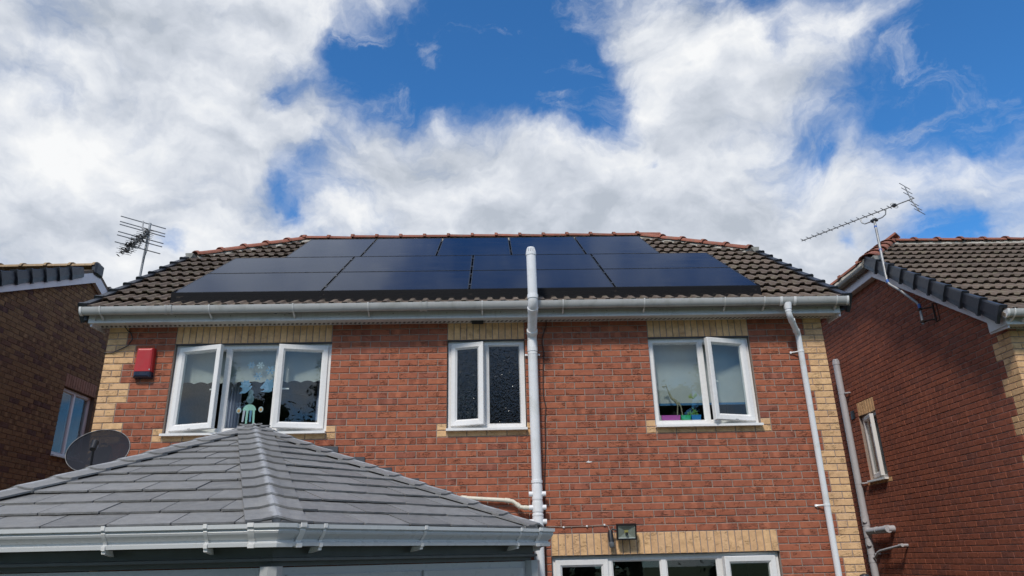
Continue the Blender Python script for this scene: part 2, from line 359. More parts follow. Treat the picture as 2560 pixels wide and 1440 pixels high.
def occl_conservatory(p):
    """does the garden room stand in front of this wall point, seen from the patio"""
    d = p - CAM; w = d.dot(FW)
    if w < .1: return True
    u, v = 1280 + 1800 * d.dot(RT) / w, 720 - 1800 * d.dot(UP) / w
    if u < -20 or u > 2580 or v > 1450 or v < 0: return True
    if v > 1085:
        if u < 640: return v > 1250 - (u / 640) * 170
        if u < 1395: return v > 1085 + (u - 640) / 755 * 262
    return False

def wall_bricks(wall, items, m, single=300):
    """items (cx, cz, L, H): the largest in view become single bricks, the rest one joined part"""
    sc = []
    M = WALLM[wall.name]
    for it in items:
        p = M @ Vector((it[0], 0, it[1])); hid = occl_conservatory(p) or it[4:5] == (1,)
        sc.append((hid or it[2] < .09, (p - CAM).length, it))
    sc.sort(key=lambda t: (t[0], t[1]))
    pick = [t for t in sc[:single] if not t[0]]; rest = [t[2] for t in sc[len(pick):]]
    for _, _, it in pick:
        o = obj('brick', brick_mesh(it[2], it[3], m), None, wall, loc=(it[0], random.uniform(-.0018, .0018), it[1]), rot=(random.uniform(-.006, .006), 0, random.uniform(-.004, .004)))
    if rest: joined_bricks('brickwork', [r[:4] for r in rest], m, wall)
WALLM = {}
def wall_core(name, house, hm, width, prof, openings, mortar, loc, rotz, thick=.28):
    """mortar backing of one wall: prof = list of (u, ztop) break points; openings (u0,u1,z0,z1)"""
    mb = MB(); y0, y1 = .007, thick
    us = sorted(set([p[0] for p in prof] + [u for o in openings for u in o[:2]])); zs_o = sorted(set(z for o in openings for z in o[2:]))
    def top(u):
        for (a, za), (b, zb) in zip(prof, prof[1:]):
            if a <= u <= b: return za + (zb - za) * (u - a) / (b - a)
    for ua, ub in zip(us, us[1:]):
        um = (ua + ub) / 2; cut = [o for o in openings if o[0] <= um <= o[1]]
        lv = [0.0]
        for o in sorted(cut, key=lambda o: o[2]): lv += [o[2], o[3]]
        for k in range(0, len(lv), 2):
            za = lv[k]; last = k + 1 >= len(lv)
            zta, ztb = (top(ua + 1e-6), top(ub - 1e-6)) if last else (lv[k + 1], lv[k + 1])
            for y in (y0, y1): mb.add([(ua, y, za), (ub, y, za), (ub, y, ztb), (ua, y, zta)], [(0, 1, 2, 3)])
            if last: mb.add([(ua, y0, zta), (ub, y0, ztb), (ub, y1, ztb), (ua, y1, zta)], [(0, 1, 2, 3)])
    for (a, b, c, d) in openings:
        for q in ([(a, c), (a, d)], [(b, c), (b, d)], [(a, c), (b, c)], [(a, d), (b, d)]):
            (ua, za), (ub, zb) = q; mb.add([(ua, y0, za), (ub, y0, zb), (ub, y1, zb), (ua, y1, za)], [(0, 1, 2, 3)])
    for u in (us[0], us[-1]): mb.add([(u, y0, 0), (u, y1, 0), (u, y1, top(u)), (u, y0, top(u))], [(0, 1, 2, 3)])
    me = bpy.data.meshes.new(name); me.from_pydata([tuple(v) for v in mb.v], [], mb.f); me.update()
    o = obj(name, me, mortar, house, loc=loc, rot=(0, 0, rotz))
    WALLM[o.name] = hm @ Matrix.Translation(loc) @ Matrix.Rotation(rotz, 4, 'Z')
    return o
def fill(items, a, b, z, anchor, H=.065, blocks=()):
    """stretcher course from a to b, joints on the grid anchor + k*.225, leaving out blocks (u0,u1)"""
    segs = [(a, b)]
    for (p, q) in blocks:
        ns = []
        for s0, s1 in segs:
            if q <= s0 or p >= s1: ns.append((s0, s1)); continue
            if p > s0: ns.append((s0, p))
            if q < s1: ns.append((q, s1))
        segs = ns
    for s0, s1 in segs:
        k = math.floor((s0 - anchor) / .225) + 1; cuts = [s0]
        while anchor + k * .225 < s1 - .045:
            if anchor + k * .225 > s0 + .045: cuts.append(anchor + k * .225)
            k += 1
        cuts.append(s1)
        for p, q in zip(cuts, cuts[1:]):
            if q - p > .025: items.append(((p + q) / 2, z, q - p - .010, H))

# ------------------------------------------------------------------ windows
PROF_FRAME = [(0, 0), (0, .065), (.062, .065), (.062, .018), (.050, .006), (.046, 0)]
PROF_SASH = [(0, 0), (0, .055), (.072, .055), (.072, .022), (.058, .008), (.052, .0), (.006, -.004)]
def frame_loop(mb, x0, x1, z0, z1, prof, yo=0.0):
    loops = []
    for d, y in prof: loops.append([(x0 + d, y + yo, z0 + d), (x1 - d, y + yo, z0 + d), (x1 - d, y + yo, z1 - d), (x0 + d, y + yo, z1 - d)])
    n = len(prof); vs_ = [p for l in loops for p in l]; fs_ = []
    for i in range(n):
        for k in range(4): fs_.append((i * 4 + k, i * 4 + (k + 1) % 4, ((i + 1) % n) * 4 + (k + 1) % 4, ((i + 1) % n) * 4 + k))
    mb.add(vs_, fs_)
def window(parent, loc, rotz, w, h, lights, yset=.055, sill=True, sillext=.012, hnd=True, glass=None, um=UPVC, sillp=.115):
    """lights: (u0, u1, kind, angle, glass) in fractions of w; kind F fixed, L/R hinged left/right"""
    mb = MB(); frame_loop(mb, 0, w, 0, h, PROF_FRAME, yset)
    for (a, b, *_), (c, d, *_2) in zip(lights, lights[1:]):
        x = b * w; mb.box(x - .030, x + .030, yset + .001, yset + .06, .04, h - .04, c=.006)
    win = mb.build('window', um, parent, loc=loc, rot=(0, 0, rotz))
    for i, (a, b, kind, ang, gm) in enumerate(lights):
        x0 = .046 if i == 0 else a * w + .028; x1 = w - .046 if i == len(lights) - 1 else b * w - .028
        g0, g1 = x0 - .006, x1 + .006; gm = gm or GLASS
        if kind == 'F':
            bd = MB(); frame_loop(bd, x0 - .004, x1 + .004, .042, h - .042, [(0, .012), (0, .03), (.018, .03), (.018, .016), (.012, .010)], yset); bd.build('glazing_bead', um, win)
            p = MB().box(x0 + .008, x1 - .008, yset + .020, yset + .026, .055, h - .055); p.build('pane', gm, win)
        else:
            sw = x1 - x0 + .03; sh = h - .066; hinge = x0 - .015 if kind == 'L' else x1 + .015
            sg = 1 if kind == 'L' else -1
            xa, xb = (0, sw) if kind == 'L' else (-sw, 0)
            lc = (hinge, yset - .012, .033); rt = (0, 0, -sg * ang)
            s = MB(); frame_loop(s, xa, xb, 0, sh, PROF_SASH, 0); s.build('sash', um, win, loc=lc, rot=rt)
            MB().box(xa + .06, xb - .06, .024, .030, .06, sh - .06).build('pane', gm, win, loc=lc, rot=rt)
            if hnd:
                hx = sg * (sw - .035); hb = MB().box(hx - .012, hx + .012, .055, .072, sh * .46, sh * .54, c=.003)
                hb.box(hx - .009, hx + .009, .072, .088, sh * .47, sh * .49, c=.002); hb.box(min(hx, hx - sg * .11), max(hx, hx - sg * .11), .080, .094, sh * .470, sh * .487, c=.003)
                hb.build('handle', um, win, loc=lc, rot=rt)
            st = MB().box(min(0, sg * sw * .55), max(0, sg * sw * .55), .0, .012, -.0, .006); st.build('stay', STEEL, win, loc=(hinge, yset + .03, .040), rot=(0, 0, -sg * ang * 1.6))
    if sill:
        MB().prism([(0, -sillp + yset, -.032), (0, yset + .06, -.032), (0, yset + .06, .004), (0, yset - .002, .004), (0, -sillp + yset, -.006)], (w + 2 * sillext, 0, 0), Matrix.Translation((-sillext, 0, 0))).build('sill', um, win)
    return win

# ------------------------------------------------------------------ roof kit
TH = math.radians(34); CT, ST_, TT = math.cos(TH), math.sin(TH), math.tan(TH)
TW, TG = .302, .345
def tile_profile():
    pts = []
    for k in range(2):
        o = k * .151
        pts += [(o + .000, 0), (o + .058, 0), (o + .076, .024), (o + .122, .026), (o + .140, .004)]
    pts.append((.306, 0)); return pts
def tile_geo(rnd):
    pr = tile_profile(); lo = []; hi = []; un = []
    j = rnd.uniform(-.002, .002)
    for u, hgt in pr:
        lo.append((u, 0 + rnd.uniform(-.002, .002), hgt + .048 + j)); hi.append((u, TG + .045, hgt + .0)); un.append((u, .012, hgt + .048 + j - .022))
    n = len(pr); v = lo + hi + un
    f = [(i, i + 1, n + i + 1, n + i) for i in range(n - 1)] + [(2 * n + i, 2 * n + i + 1, i + 1, i) for i in range(n - 1)] + [(2 * n, 0, n)] + [(2 * n + n - 1, n + n - 1, n - 1)]
    return v, f
TILES = []
for q in range(4):
    v, f = tile_geo(random.Random(q)); me = bpy.data.meshes.new('roof_tile'); me.from_pydata(v, [], f); me.update(); me.materials.append(TILE); TILES.append(me)

def ridge_piece(L, m, r=.125, seg=8):
    mb = MB()
    def ringf(x, rr, tk=.014):
        o = [(x, rr * math.cos(a), rr * .62 * math.sin(a)) for a in [math.pi * i / seg for i in range(seg + 1)]]
        i_ = [(x, (rr - tk) * math.cos(a), (rr - tk) * .62 * math.sin(a) - .002) for a in [math.pi * i / seg for i in range(seg, -1, -1)]]
        return o + i_
    loft(mb, [ringf(0, r + .030), ringf(.045, r + .028), ringf(.06, r), ringf(L, r - .006)])
    return mb.mesh('ridge_tile', False)
def along(P, Q, roll=0):
    """matrix whose x axis runs from P to Q, z as upward as possible"""
    x = (Q - P).normalized(); z = (Vector((0, 0, 1)) - x * x.z).normalized(); y = z.cross(x)
    return Matrix(((x.x, y.x, z.x, P.x), (x.y, y.y, z.y, P.y), (x.z, y.z, z.z, P.z), (0, 0, 0, 1)))
def place(name, me, m, parent, M):
    o = obj(name, me, m, parent); o.matrix_local = M; return o
def bedding(parent, P, Q, w, h, nrm_off=0, name='mortar_bed', n=40, m=None):
    M = along(P, Q); L = (Q - P).length; mb = MB(); rnd = random.Random(int(L * 100)); loops = []
    for i in range(n + 1):
        x = L * i / n; ww = w * rnd.uniform(.8, 1.12); hh = h * rnd.uniform(.85, 1.1)
        loops.append([(x, -ww, -w * .55), (x, -ww * .92, -w * .5 + hh * .8), (x, -w * .5, hh * .7), (x, 0, hh), (x, w * .5, hh * .7), (x, ww * .92, -w * .5 + hh * .8), (x, ww, -w * .55)])
    loft(mb, loops); o = mb.build(name, m or BED, parent); o.matrix_local = M; return o
def half_gutter(mb, P, Q, r=.056, dp=.085, tk=.004, seg=12):
    """open half-round gutter from P to Q, P is the centre of the rim"""
    x = (Q - P).normalized(); y = Vector((0, 0, 1)).cross(x).normalized()
    def prof(R, Dp): return [y * R * math.cos(math.pi + math.pi * i / seg) + Vector((0, 0, Dp * math.sin(math.pi + math.pi * i / seg))) for i in range(seg + 1)]
    o = prof(r, dp); i_ = prof(r - tk, dp - tk)[::-1]; pr = o + i_
    loft(mb, [[P + q for q in pr], [Q + q for q in pr]])
def verge_cap(L, m, side):
    """stepped verge unit: top flange and outer face with a thicker lower end; x runs up the slope, side = +1 outer face towards +y"""
    s = side; mb = MB(); o = lambda x, e: [(x, -.055 * s, .060 + e), (x, (.012 + e) * s, .066 + e), (x, (.022 + e) * s, .050 + e), (x, (.026 + e) * s, -.06), (x, (.016 + e) * s, -.118 - e), (x, .002 * s, -.118 - e), (x, .002 * s, .045), (x, -.055 * s, .045)]
    loft(mb, [o(0, .026), o(.035, .024), o(.05, .014), o(L, -.004)])
    return mb.mesh('verge_cap', False)

def gable_roof(house, x0, x1, zoff, ridge0, ridge1, tiles_x, hidden=None, halfhip=True, caps=(1, 1), side_detail=(0, 0), eave_mat=UPVCG, gut_mat=GUTR, gx=(0, 0)):
    """rear slope towards -y with half-hips; x0,x1 verge lines; local coords of the house (y=0 is the rear wall)"""
    zt = lambda y: 5.165 + zoff + TT * y
    YE, YR = -.30, 3.5; zr = zt(YR); YH = 2.28; zh = zt(YH); YB = 2 * YR
    roof = MB()
    t = .05
    # deck (rear and front slopes, half-hips)
    A = [(x0, YE, zt(YE)), (x1, YE, zt(YE)), (x1, YH, zh), (ridge1, YR, zr), (ridge0, YR, zr), (x0, YH, zh)]
    B = [(x, YB - y, z) for x, y, z in A]
    for poly in (A, B): roof.prism(poly, (0, 0, -t))
    for xe, xr in ((x0, ridge0), (x1, ridge1)):
        roof.prism([(xe, YH, zh), (xe, YB - YH, zh), (xr, YR, zr)], (0, 0, -t))
    deck = roof.build('roof', TILE, house)
    # tiles of the rear slope
    n = int((YR - YE) / CT / TG) + 1; stuff = MB(); rnd = random.Random(11)
    for r in range(n):
        sy = YE + r * TG * CT; sz = zt(YE) + r * TG * ST_
        k = 0
        while tiles_x[0] + k * TW < tiles_x[1] - .05:
            x = tiles_x[0] + k * TW; k += 1
            # clip against hips
            def xl(y): return x0 if y < YH else x0 + (ridge0 - x0) * (y - YH) / (YR - YH)
            def xr_(y): return x1 if y < YH else x1 - (x1 - ridge1) * (y - YH) / (YR - YH)
            ytop = min(sy + TG * CT, YR); ym = sy + .5 * TG * CT
            if x + TW < xl(sy) + .02 or x > xr_(sy) - .02: continue
            M = Matrix.Translation((x, sy, sz)) @ Matrix.Rotation(TH, 4, 'X')
            cut = x < xl(ytop) or x + TW > xr_(ytop) or sy + (TG + .045) * CT > YR or x + TW > x1 + .01
            hid = hidden(x + TW / 2, ym) if hidden else False
            me = TILES[rnd.randrange(4)]
            if cut or hid:
                bm = bmesh.new(); bm.from_mesh(me); bm.transform(M)
                if cut:
                    pl = [((0, YR, 0), (0, 1, 0)), ((x0, 0, 0), (-1, 0, 0)), ((x1, 0, 0), (1, 0, 0))]
                    d0 = Vector((ridge0 - x0, YR - YH, 0)); pl.append(((x0, YH, 0), (-d0.y, d0.x, 0)))
                    d1 = Vector((ridge1 - x1, YR - YH, 0)); pl.append(((x1, YH, 0), (d1.y, -d1.x, 0)))
                    for co, no in pl:
                        gg = bm.verts[:] + bm.edges[:] + bm.faces[:]
                        if gg: bmesh.ops.bisect_plane(bm, geom=gg, plane_co=co, plane_no=no, clear_outer=True)
                bm.verts.index_update()
                if len(bm.faces) == 0: bm.free(); continue
                if hid: stuff.add([v.co[:] for v in bm.verts], [[v.index for v in f.verts] for f in bm.faces])
                else:
                    m2 = bpy.data.meshes.new('roof_tile'); bm.to_mesh(m2); m2.materials.clear(); obj('roof_tile', m2, TILE, deck)
                bm.free()
            else:
                o = obj('roof_tile', me, None, deck); o.matrix_local = M @ Matrix.Rotation(rnd.uniform(-.006, .006), 4, 'Y')
    if stuff.v: stuff.build('covered_roof_tiles', TILE, deck, kind='stuff')
    # ridge and hips
    RPc = ridge_piece(.43, RIDGE)
    def run(P, Q, pitch=.418, nm='ridge_tile'):
        L = (Q - P).length; k = 0
        while k * pitch < L - .08:
            M = along(P, Q) @ Matrix.Translation((k * pitch, rnd.uniform(-.006, .006), rnd.uniform(-.004, .004))) @ Matrix.Rotation(rnd.uniform(.0, .03), 4, 'Y') @ Matrix.Rotation(rnd.uniform(-.01, .01), 4, 'Z')
            place(nm, RPc, RIDGE, deck, M); k += 1
    up = Vector((0, 0, .028))
    R0, R1 = Vector((ridge0, YR, zr)), Vector((ridge1, YR, zr))
    run(R0 + up, R1 + up)
    bedding(deck, R0, R1, .15, .035)
    for xe, R_ in ((x0, R0), (x1, R1)):
        for yy in (YH, YB - YH):
            H = Vector((xe, yy, zh)); d = (R_ - H).normalized()
            run(H + d * .04 + up, R_ + up, .40, 'hip_tile'); bedding(deck, H + d * .06, R_, .15, .055, n=24)
    # verges
    for side, xe, on in ((-1, x0, caps[0]), (1, x1, caps[1])):
        if not on: continue
        L = (YH - YE) / CT; nn = int(L / TG)
        vc = verge_cap(TG + .05, CAPM, 1 if side < 0 else -1)
        for k in range(nn):
            P = Vector((xe, YE + .03 + k * TG * CT, zt(YE) + .022 + k * TG * ST_)); Q = P + Vector((0, CT, ST_))
            M = along(P, Q)
            place('verge_cap', vc, CAPM, deck, M)
    # eaves: fascia, soffit, box ends, gutter
    zs = 4.852 + zoff; fx0, fx1 = x0 + .06, x1 - .09
    fa = MB().box(fx0, fx1, -.215, -.195, zs + .022, zs + .15); fa.box(fx0, fx1, -.223, -.195, zs - .004, zs + .020, c=.004)
    f_ = fa.build('fascia', eave_mat, house)
    for xa, xb in ((fx0 - .002, fx0 + .075), (fx1 - .075, fx1 + .002)):
        b = MB().box(xa, xb, -.227, -.205, zs - .006, zs + .152, c=.003); b.box(xa if xa < 4 + x0 else xb - .02, xa + .02 if xa < 4 + x0 else xb, -.21, .10, zs - .006, zs + .19); b.build('box_end', eave_mat, f_)
    so = MB().box(fx0 + .02, fx1 - .02, -.2, .007, zs + .006, zs + .016).build('soffit', eave_mat, house)
    sl = MB(); xx = fx0 + .06
    while xx < fx1 - .08:
        sl.box(xx, xx + .026, -.055, -.038, zs + .003, zs + .005); sl.box(xx + .012, xx + .038, -.085, -.068, zs + .003, zs + .005); xx += .052
    sl.build('soffit_vent_slots', BLACK, so, kind='stuff')
    sc = MB(); xx = fx0 + .35
    while xx < fx1: sc.tube([(xx, -.2145, zs + .065), (xx, -.2165, zs + .065)], .005, 6); xx += .62
    sc.build('fascia_fixings', LEAD, f_, kind='stuff')
    g = MB(); zg = 5.0 + zoff
    half_gutter(g, Vector((fx0 - .045 + gx[0], -.30, zg)), Vector((fx1 + .055 + gx[1], -.30, zg + .012)))
    gut = g.build('gutter', gut_mat, house, smooth=True)
    return dict(deck=deck, zt=zt, gut=gut, fx=(fx0, fx1), zg=zg, zh=zh, YH=YH, YR=YR, YB=YB, zr=zr, x0=x0, x1=x1, YE=YE, fascia=f_)
def gutter_clip(gut, x, zg, m, wide=.016, strap=True):
    c = MB(); half_gutter(c, Vector((x - wide / 2, -.30, zg + .001)), Vector((x + wide / 2, -.30, zg + .001)), .0615, .0905, .005)
    c.box(x - wide / 2, x + wide / 2, -.362, -.352, zg - .012, zg + .004)
    if strap: c.prism([(x - wide / 2, -.30, zg - .092), (x - wide / 2, -.245, zg - .086), (x - wide / 2, -.216, zg - .125), (x - wide / 2, -.226, zg - .13)], (wide, 0, 0))
    return c.build('gutter_bracket', m, gut, smooth=True)
def gutter_union(gut, x, zg, m):
    for q in (-.03, .03):
        c = MB(); half_gutter(c, Vector((x + q - .012, -.30, zg + .001)), Vector((x + q + .012, -.30, zg + .001)), .065, .095, .008); c.build('gutter_union', m, gut, smooth=True)
    c = MB(); half_gutter(c, Vector((x - .03, -.30, zg)), Vector((x + .03, -.30, zg)), .061, .090, .005); c.build('gutter_union', m, gut, smooth=True)

# ================================================================== ground
g = MB(); n = 40; sz = 160
for i in range(n + 1):
    for j in range(n + 1): g.v.append((-sz + 2 * sz * i / n, -sz + 2 * sz * j / n, 0.0))
for i in range(n):
    for j in range(n): a = i * (n + 1) + j; g.f.append((a, a + n + 1, a + n + 2, a + 1))
GR = mat('lawn', (.055, .085, .025), .95, grain=.3, gscale=9, bump=.02, bscale=60, dirt=((.10, .09, .045), .5, 1.2))
gd = g.build('ground', GR); gd['kind'] = 'structure'
PV = mat('paving', (.13, .12, .105), .9, grain=.2, gscale=14, bump=.004, bscale=90)
pt = MB().box(-2.4, 10.4, -7.2, .0, .001, .05); p_ = pt.build('patio', PV); p_['kind'] = 'structure'

# ================================================================== main house
HM = Matrix.Identity(4)
house = thing('brick_house', 'red brick house with buff quoins carrying black solar panels on its tiled roof', 'house')
BED_Z = lambda nn: 4.725 - .075 * nn
OPEN = [(.7875, 2.5875, 3.615, 4.65), (3.9375, 4.8375, 3.615, 4.65), (6.3, 7.5, 3.615, 4.65), (5.0625, 7.5, 1.05, 2.25)]
big = [(a - .004, b + .004, c - .004, d + .004) for a, b, c, d in OPEN]
wall = wall_core('wall', house, HM, 8.4, [(.008, 4.9), (8.392, 4.9)], big, MORTAR, (0, 0, 0), 0)
red, quo, sold = [], [], []
for nn in range(-2, 63):
    zc = BED_Z(nn) - .0375 ; odd = nn % 2
    z0, z1 = BED_Z(nn + 1), BED_Z(nn)
    wide = ((nn - 1) % 6) < 3; qw = .3375 if wide else .225
    blocks = [(0, qw), (8.4 - qw, 8.4)]
    # quoins: left and right
    if odd: cl = [0, .1125, .3375] if wide else [0, .1125, .225]
    else: cl = [0, .225, .3375] if wide else [0, .225]
    for a, b in zip(cl, cl[1:]):
        quo.append(((a + b) / 2, zc, b - a - .010, .065)); quo.append((8.4 - (a + b) / 2, zc, b - a - .010, .065))
    for i, (a, b, c, d) in enumerate(OPEN):
        if z1 > c - .03 and z0 < d - .01: blocks.append((a, b))
        if d - .01 < zc < d + .225: blocks.append((a, b))
        if i < 3 and nn == 14:
            for p, q in ((a - .1125, a), (b, b + .1125)): blocks.append((p, q)); quo.append(((p + q) / 2, zc, q - p - .010, .065))
        if i < 3 and nn == 15:
            blocks.append((a - .1125, b + .1125)); tmp = []; fill(tmp, a - .1125, b + .1125, zc, a); quo += tmp
    if 16 <= nn < 30: fill(red, 0, 8.4, zc, .1125 if odd else 0, blocks=blocks)
    else:
        fill(red, 0, 7.5, zc, .1125 if odd else 0, blocks=blocks); fill(red, 7.5, 8.4, zc, 8.4 - (.1125 if odd else 0), blocks=blocks)
for (a, b, c, d) in OPEN:
    k = round((b - a) / .075); w_ = (b - a) / k
    for i in range(k): sold.append((a + (i + .5) * w_, d + .1125, w_ - .010, .215))
wall_bricks(wall, red, RED, 300)
vis = lambda it: not occl_conservatory(Vector((it[0], 0, it[1])))
for it in quo:
    if vis(it): obj('quoin_brick', brick_mesh(it[2], it[3], BUFF), None, wall, loc=(it[0], random.uniform(-.0015, .0015), it[1]))
rq = [it for it in quo if not vis(it)]
if rq: joined_bricks('quoin_brickwork', rq, BUFF, wall)
for it in sold: obj('soldier_brick', brick_mesh(it[2], it[3], BUFF), None, wall, loc=(it[0], random.uniform(-.0018, .0018), it[1]), rot=(0, random.uniform(-.006, .006), 0))
b = MB(); b.prism([(-.035, 0, -.004), (.0, 0, -.010), (.04, 0, -.004), (.028, 0, .004), (.008, 0, .003), (-.004, 0, .012), (-.016, 0, .004)], (0, -.002, 0)); b.build('paint_mark', UPVC, wall, loc=(5.513, -.0005, 3.225))
# dark steel lintel edges over the openings
for (a, b, c, d) in OPEN: MB().box(a + .002, b - .002, .012, .09, d - .006, d + .003).build('lintel', LEAD, wall)
# side and front walls
ztm = lambda y: 5.185 + TT * y
prof = [(0, ztm(0) - .1), (2.28, ztm(2.28) - .12), (6.98 - 2.28, ztm(2.28) - .12), (6.98, ztm(0) - .1)]
for nm, lc, rz in (('gable_wall', (0, 6.99, 0), -math.pi / 2), ('gable_wall', (8.4, .01, 0), math.pi / 2)):
    gw = wall_core(nm, house, HM, 6.98, prof, [], MORTAR, lc, rz)
    it = []
    for k in range(0, 92):
        zc = .0375 + .075 * k; a, b = .1, 6.88
        if zc > 5.1:
            e = (zc - 5.1) / TT; a, b = e, 6.98 - e
        if zc > ztm(2.28) - .16: break
        fill(it, a, b, zc, .1125 if k % 2 else 0)
    joined_bricks('brickwork', it, RED, gw)
MB().box(.29, 8.11, 6.72, 6.98, 0, 4.9).build('front_wall', MORTAR, house)
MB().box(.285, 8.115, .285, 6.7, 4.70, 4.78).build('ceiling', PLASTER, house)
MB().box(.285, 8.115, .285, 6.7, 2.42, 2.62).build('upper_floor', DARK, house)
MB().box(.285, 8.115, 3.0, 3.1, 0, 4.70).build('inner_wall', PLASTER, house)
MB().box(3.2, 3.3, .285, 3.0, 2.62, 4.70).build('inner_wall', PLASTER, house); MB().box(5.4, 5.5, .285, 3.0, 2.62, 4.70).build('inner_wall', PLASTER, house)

PAN_Y, PAN_Z = -.1, 5.25
def under_panel(x, y):
    s = (y - PAN_Y) / CT
    return (.95 < x < 7.45 and .12 < s < 2.0) or (1.7 < x < 6.75 and 1.9 < s < 3.55)
R = gable_roof(house, -.19, 8.63, 0.0, 1.18, 7.14, (-.19, 8.63), hidden=under_panel)
for x in (.28 - .24, 1.26, 2.2, 3.05, 4.35, 5.28, 6.22, 7.16, 7.62, 8.47): gutter_clip(R['gut'], x, R['zg'] + .012 * x / 8.6, UPVCG)
for x in (.80, 3.68): gutter_union(R['gut'], x, R['zg'] + .005, GUTR)
def barge(house, R, side, m=BARGE, wallx=0.0):
    x = R['x0'] + .075 if side < 0 else R['x1'] - .10; z = R['zt']
    P = [(x, -.20, z(-.20) - .05), (x, R['YH'], z(R['YH']) - .05), (x, R['YH'] + .1, z(R['YH']) - .23), (x, .10, z(.10) - .27), (x, .12, z(-.2) - .20), (x, -.20, z(-.2) - .215)]
    b = MB(); b.prism(P, (.022, 0, 0)); bb = b.build('barge_board', m, house)
    xs = (x + .022, wallx) if side < 0 else (wallx, x)
    b = MB(); b.prism([(xs[0], .10, z(.10) - .255), (xs[0], R['YH'] + .05, z(R['YH']) - .215), (xs[0], R['YH'] + .05, z(R['YH']) - .205), (xs[0], .10, z(.10) - .245)], (xs[1] - xs[0], 0, 0)); b.build('verge_soffit', m, bb)
    # half-hip eaves: fascia, soffit and gutter along the gable
    xe = R['x0'] + .12 if side < 0 else R['x1'] - .12; zz = R['zh']
    f = MB().box(xe - .012, xe + .012, R['YH'] + .10, R['YB'] - R['YH'] + .02, zz - .20, zz - .02); f.box(min(xe, wallx), max(xe, wallx), R['YH'] + .10, R['YB'] - R['YH'] + .02, zz - .205, zz - .195)
    ff = f.build('half_hip_fascia', m, house)
    gxx = xe + side * .075; gg = MB(); half_gutter(gg, Vector((gxx, R['YH'] - .20, zz + .012)), Vector((gxx, R['YB'] - R['YH'] + .2, zz + .012)), .056, .085); gt = gg.build('half_hip_gutter', OLDG, house, smooth=True)
    for yy in (R['YH'] - .185, R['YH'] + .05, R['YH'] + .55, R['YH'] + 1.3, R['YH'] + 2.0):
        c = MB(); half_gutter(c, Vector((gxx, yy - .01, zz + .013)), Vector((gxx, yy + .01, zz + .013)), .062, .091, .006); c.box(min(gxx, xe), max(gxx, xe), yy - .008, yy + .008, zz - .085, zz - .075); c.build('gutter_bracket', OLDG, gt, smooth=True)
    for yy in (R['YH'] - .2,):
        c = MB(); pts = [Vector((gxx, yy, zz + .012)) + Vector((.058 * math.cos(math.pi + math.pi * i / 10), 0, .087 * math.sin(math.pi + math.pi * i / 10))) for i in range(11)]; c.prism(pts, (0, -.006, 0)); c.build('gutter_stop_end', OLDG, gt)
barge(house, R, -1, BARGE, 0.0); barge(house, R, 1, BARGE, 8.4)
for x, gtx in ((R['fx'][0] - .045, 0), (R['fx'][1] + .055, 1)):
    c = MB(); half_gutter(c, Vector((x - .012, -.3, R['zg'] + .012 * gtx)), Vector((x + .012, -.3, R['zg'] + .012 * gtx)), .061, .091, .01); c.prism([Vector((x, -.3, R['zg'] + .012 * gtx)) + Vector((0, .058 * math.cos(math.pi + math.pi * i / 10), .087 * math.sin(math.pi + math.pi * i / 10))) for i in range(11)], (.004, 0, 0)); c.build('gutter_stop_end', UPVC, R['gut'], smooth=True)
# black closure under each verge end
for x in (R['fx'][0] - .055, R['fx'][1] + .005): MB().box(x, x + .05, -.23, -.12, 4.875, 4.965, c=.006).build('verge_closure', BLACK, R['deck'])
# two small cable hooks on the fascia and the soffit air brick
for x in (1.975, 2.135):
    h = MB().tube([(x, -.215, 4.945), (x - .004, -.255, 4.955), (x - .014, -.275, 4.948)], .011, 8); h.tube([(x, -.216, 4.945), (x, -.222, 4.945)], .018, 10); h.build('cable_hook', STEEL, R['fascia'])
v = MB().box(4.22, 4.36, -.10, -.012, 4.842, 4.857, c=.003); vv = v.build('soffit_outlet', BLACK, house)
for k in range(4): MB().box(4.225, 4.355, -.092 + k * .022, -.088 + k * .022, 4.838, 4.842).build('louvre', LEAD, vv)

# ---- windows
A15 = math.radians(15)
w1 = window(house, (.7935, 0, 3.618), 0, 1.788, 1.028, [(0, .335, 'L', math.radians(16), None), (.335, .665, 'F', 0, None), (.665, 1, 'R', math.radians(13), None)])
w2 = window(house, (3.9435, 0, 3.618), 0, .888, 1.028, [(0, .49, 'L', math.radians(15), OBSC), (.49, 1, 'F', 0, OBSC)])
w3 = window(house, (6.306, 0, 3.618), 0, 1.188, 1.028, [(0, .52, 'F', 0, None), (.52, 1, 'R', math.radians(17), None)])
w4 = window(house, (5.0685, 0, 1.053), 0, 2.425, 1.193, [(0, .25, 'L', 0.0, None), (.25, .49, 'F', 0, None), (.49, .74, 'F', 0, None), (.74, 1, 'R', math.radians(9), None)], hnd=False)
for (a, b, c, d) in OPEN[:3]: MB().box(a, b, .12, .40, c - .02, c + .012).build('inner_sill', UPVC, house)

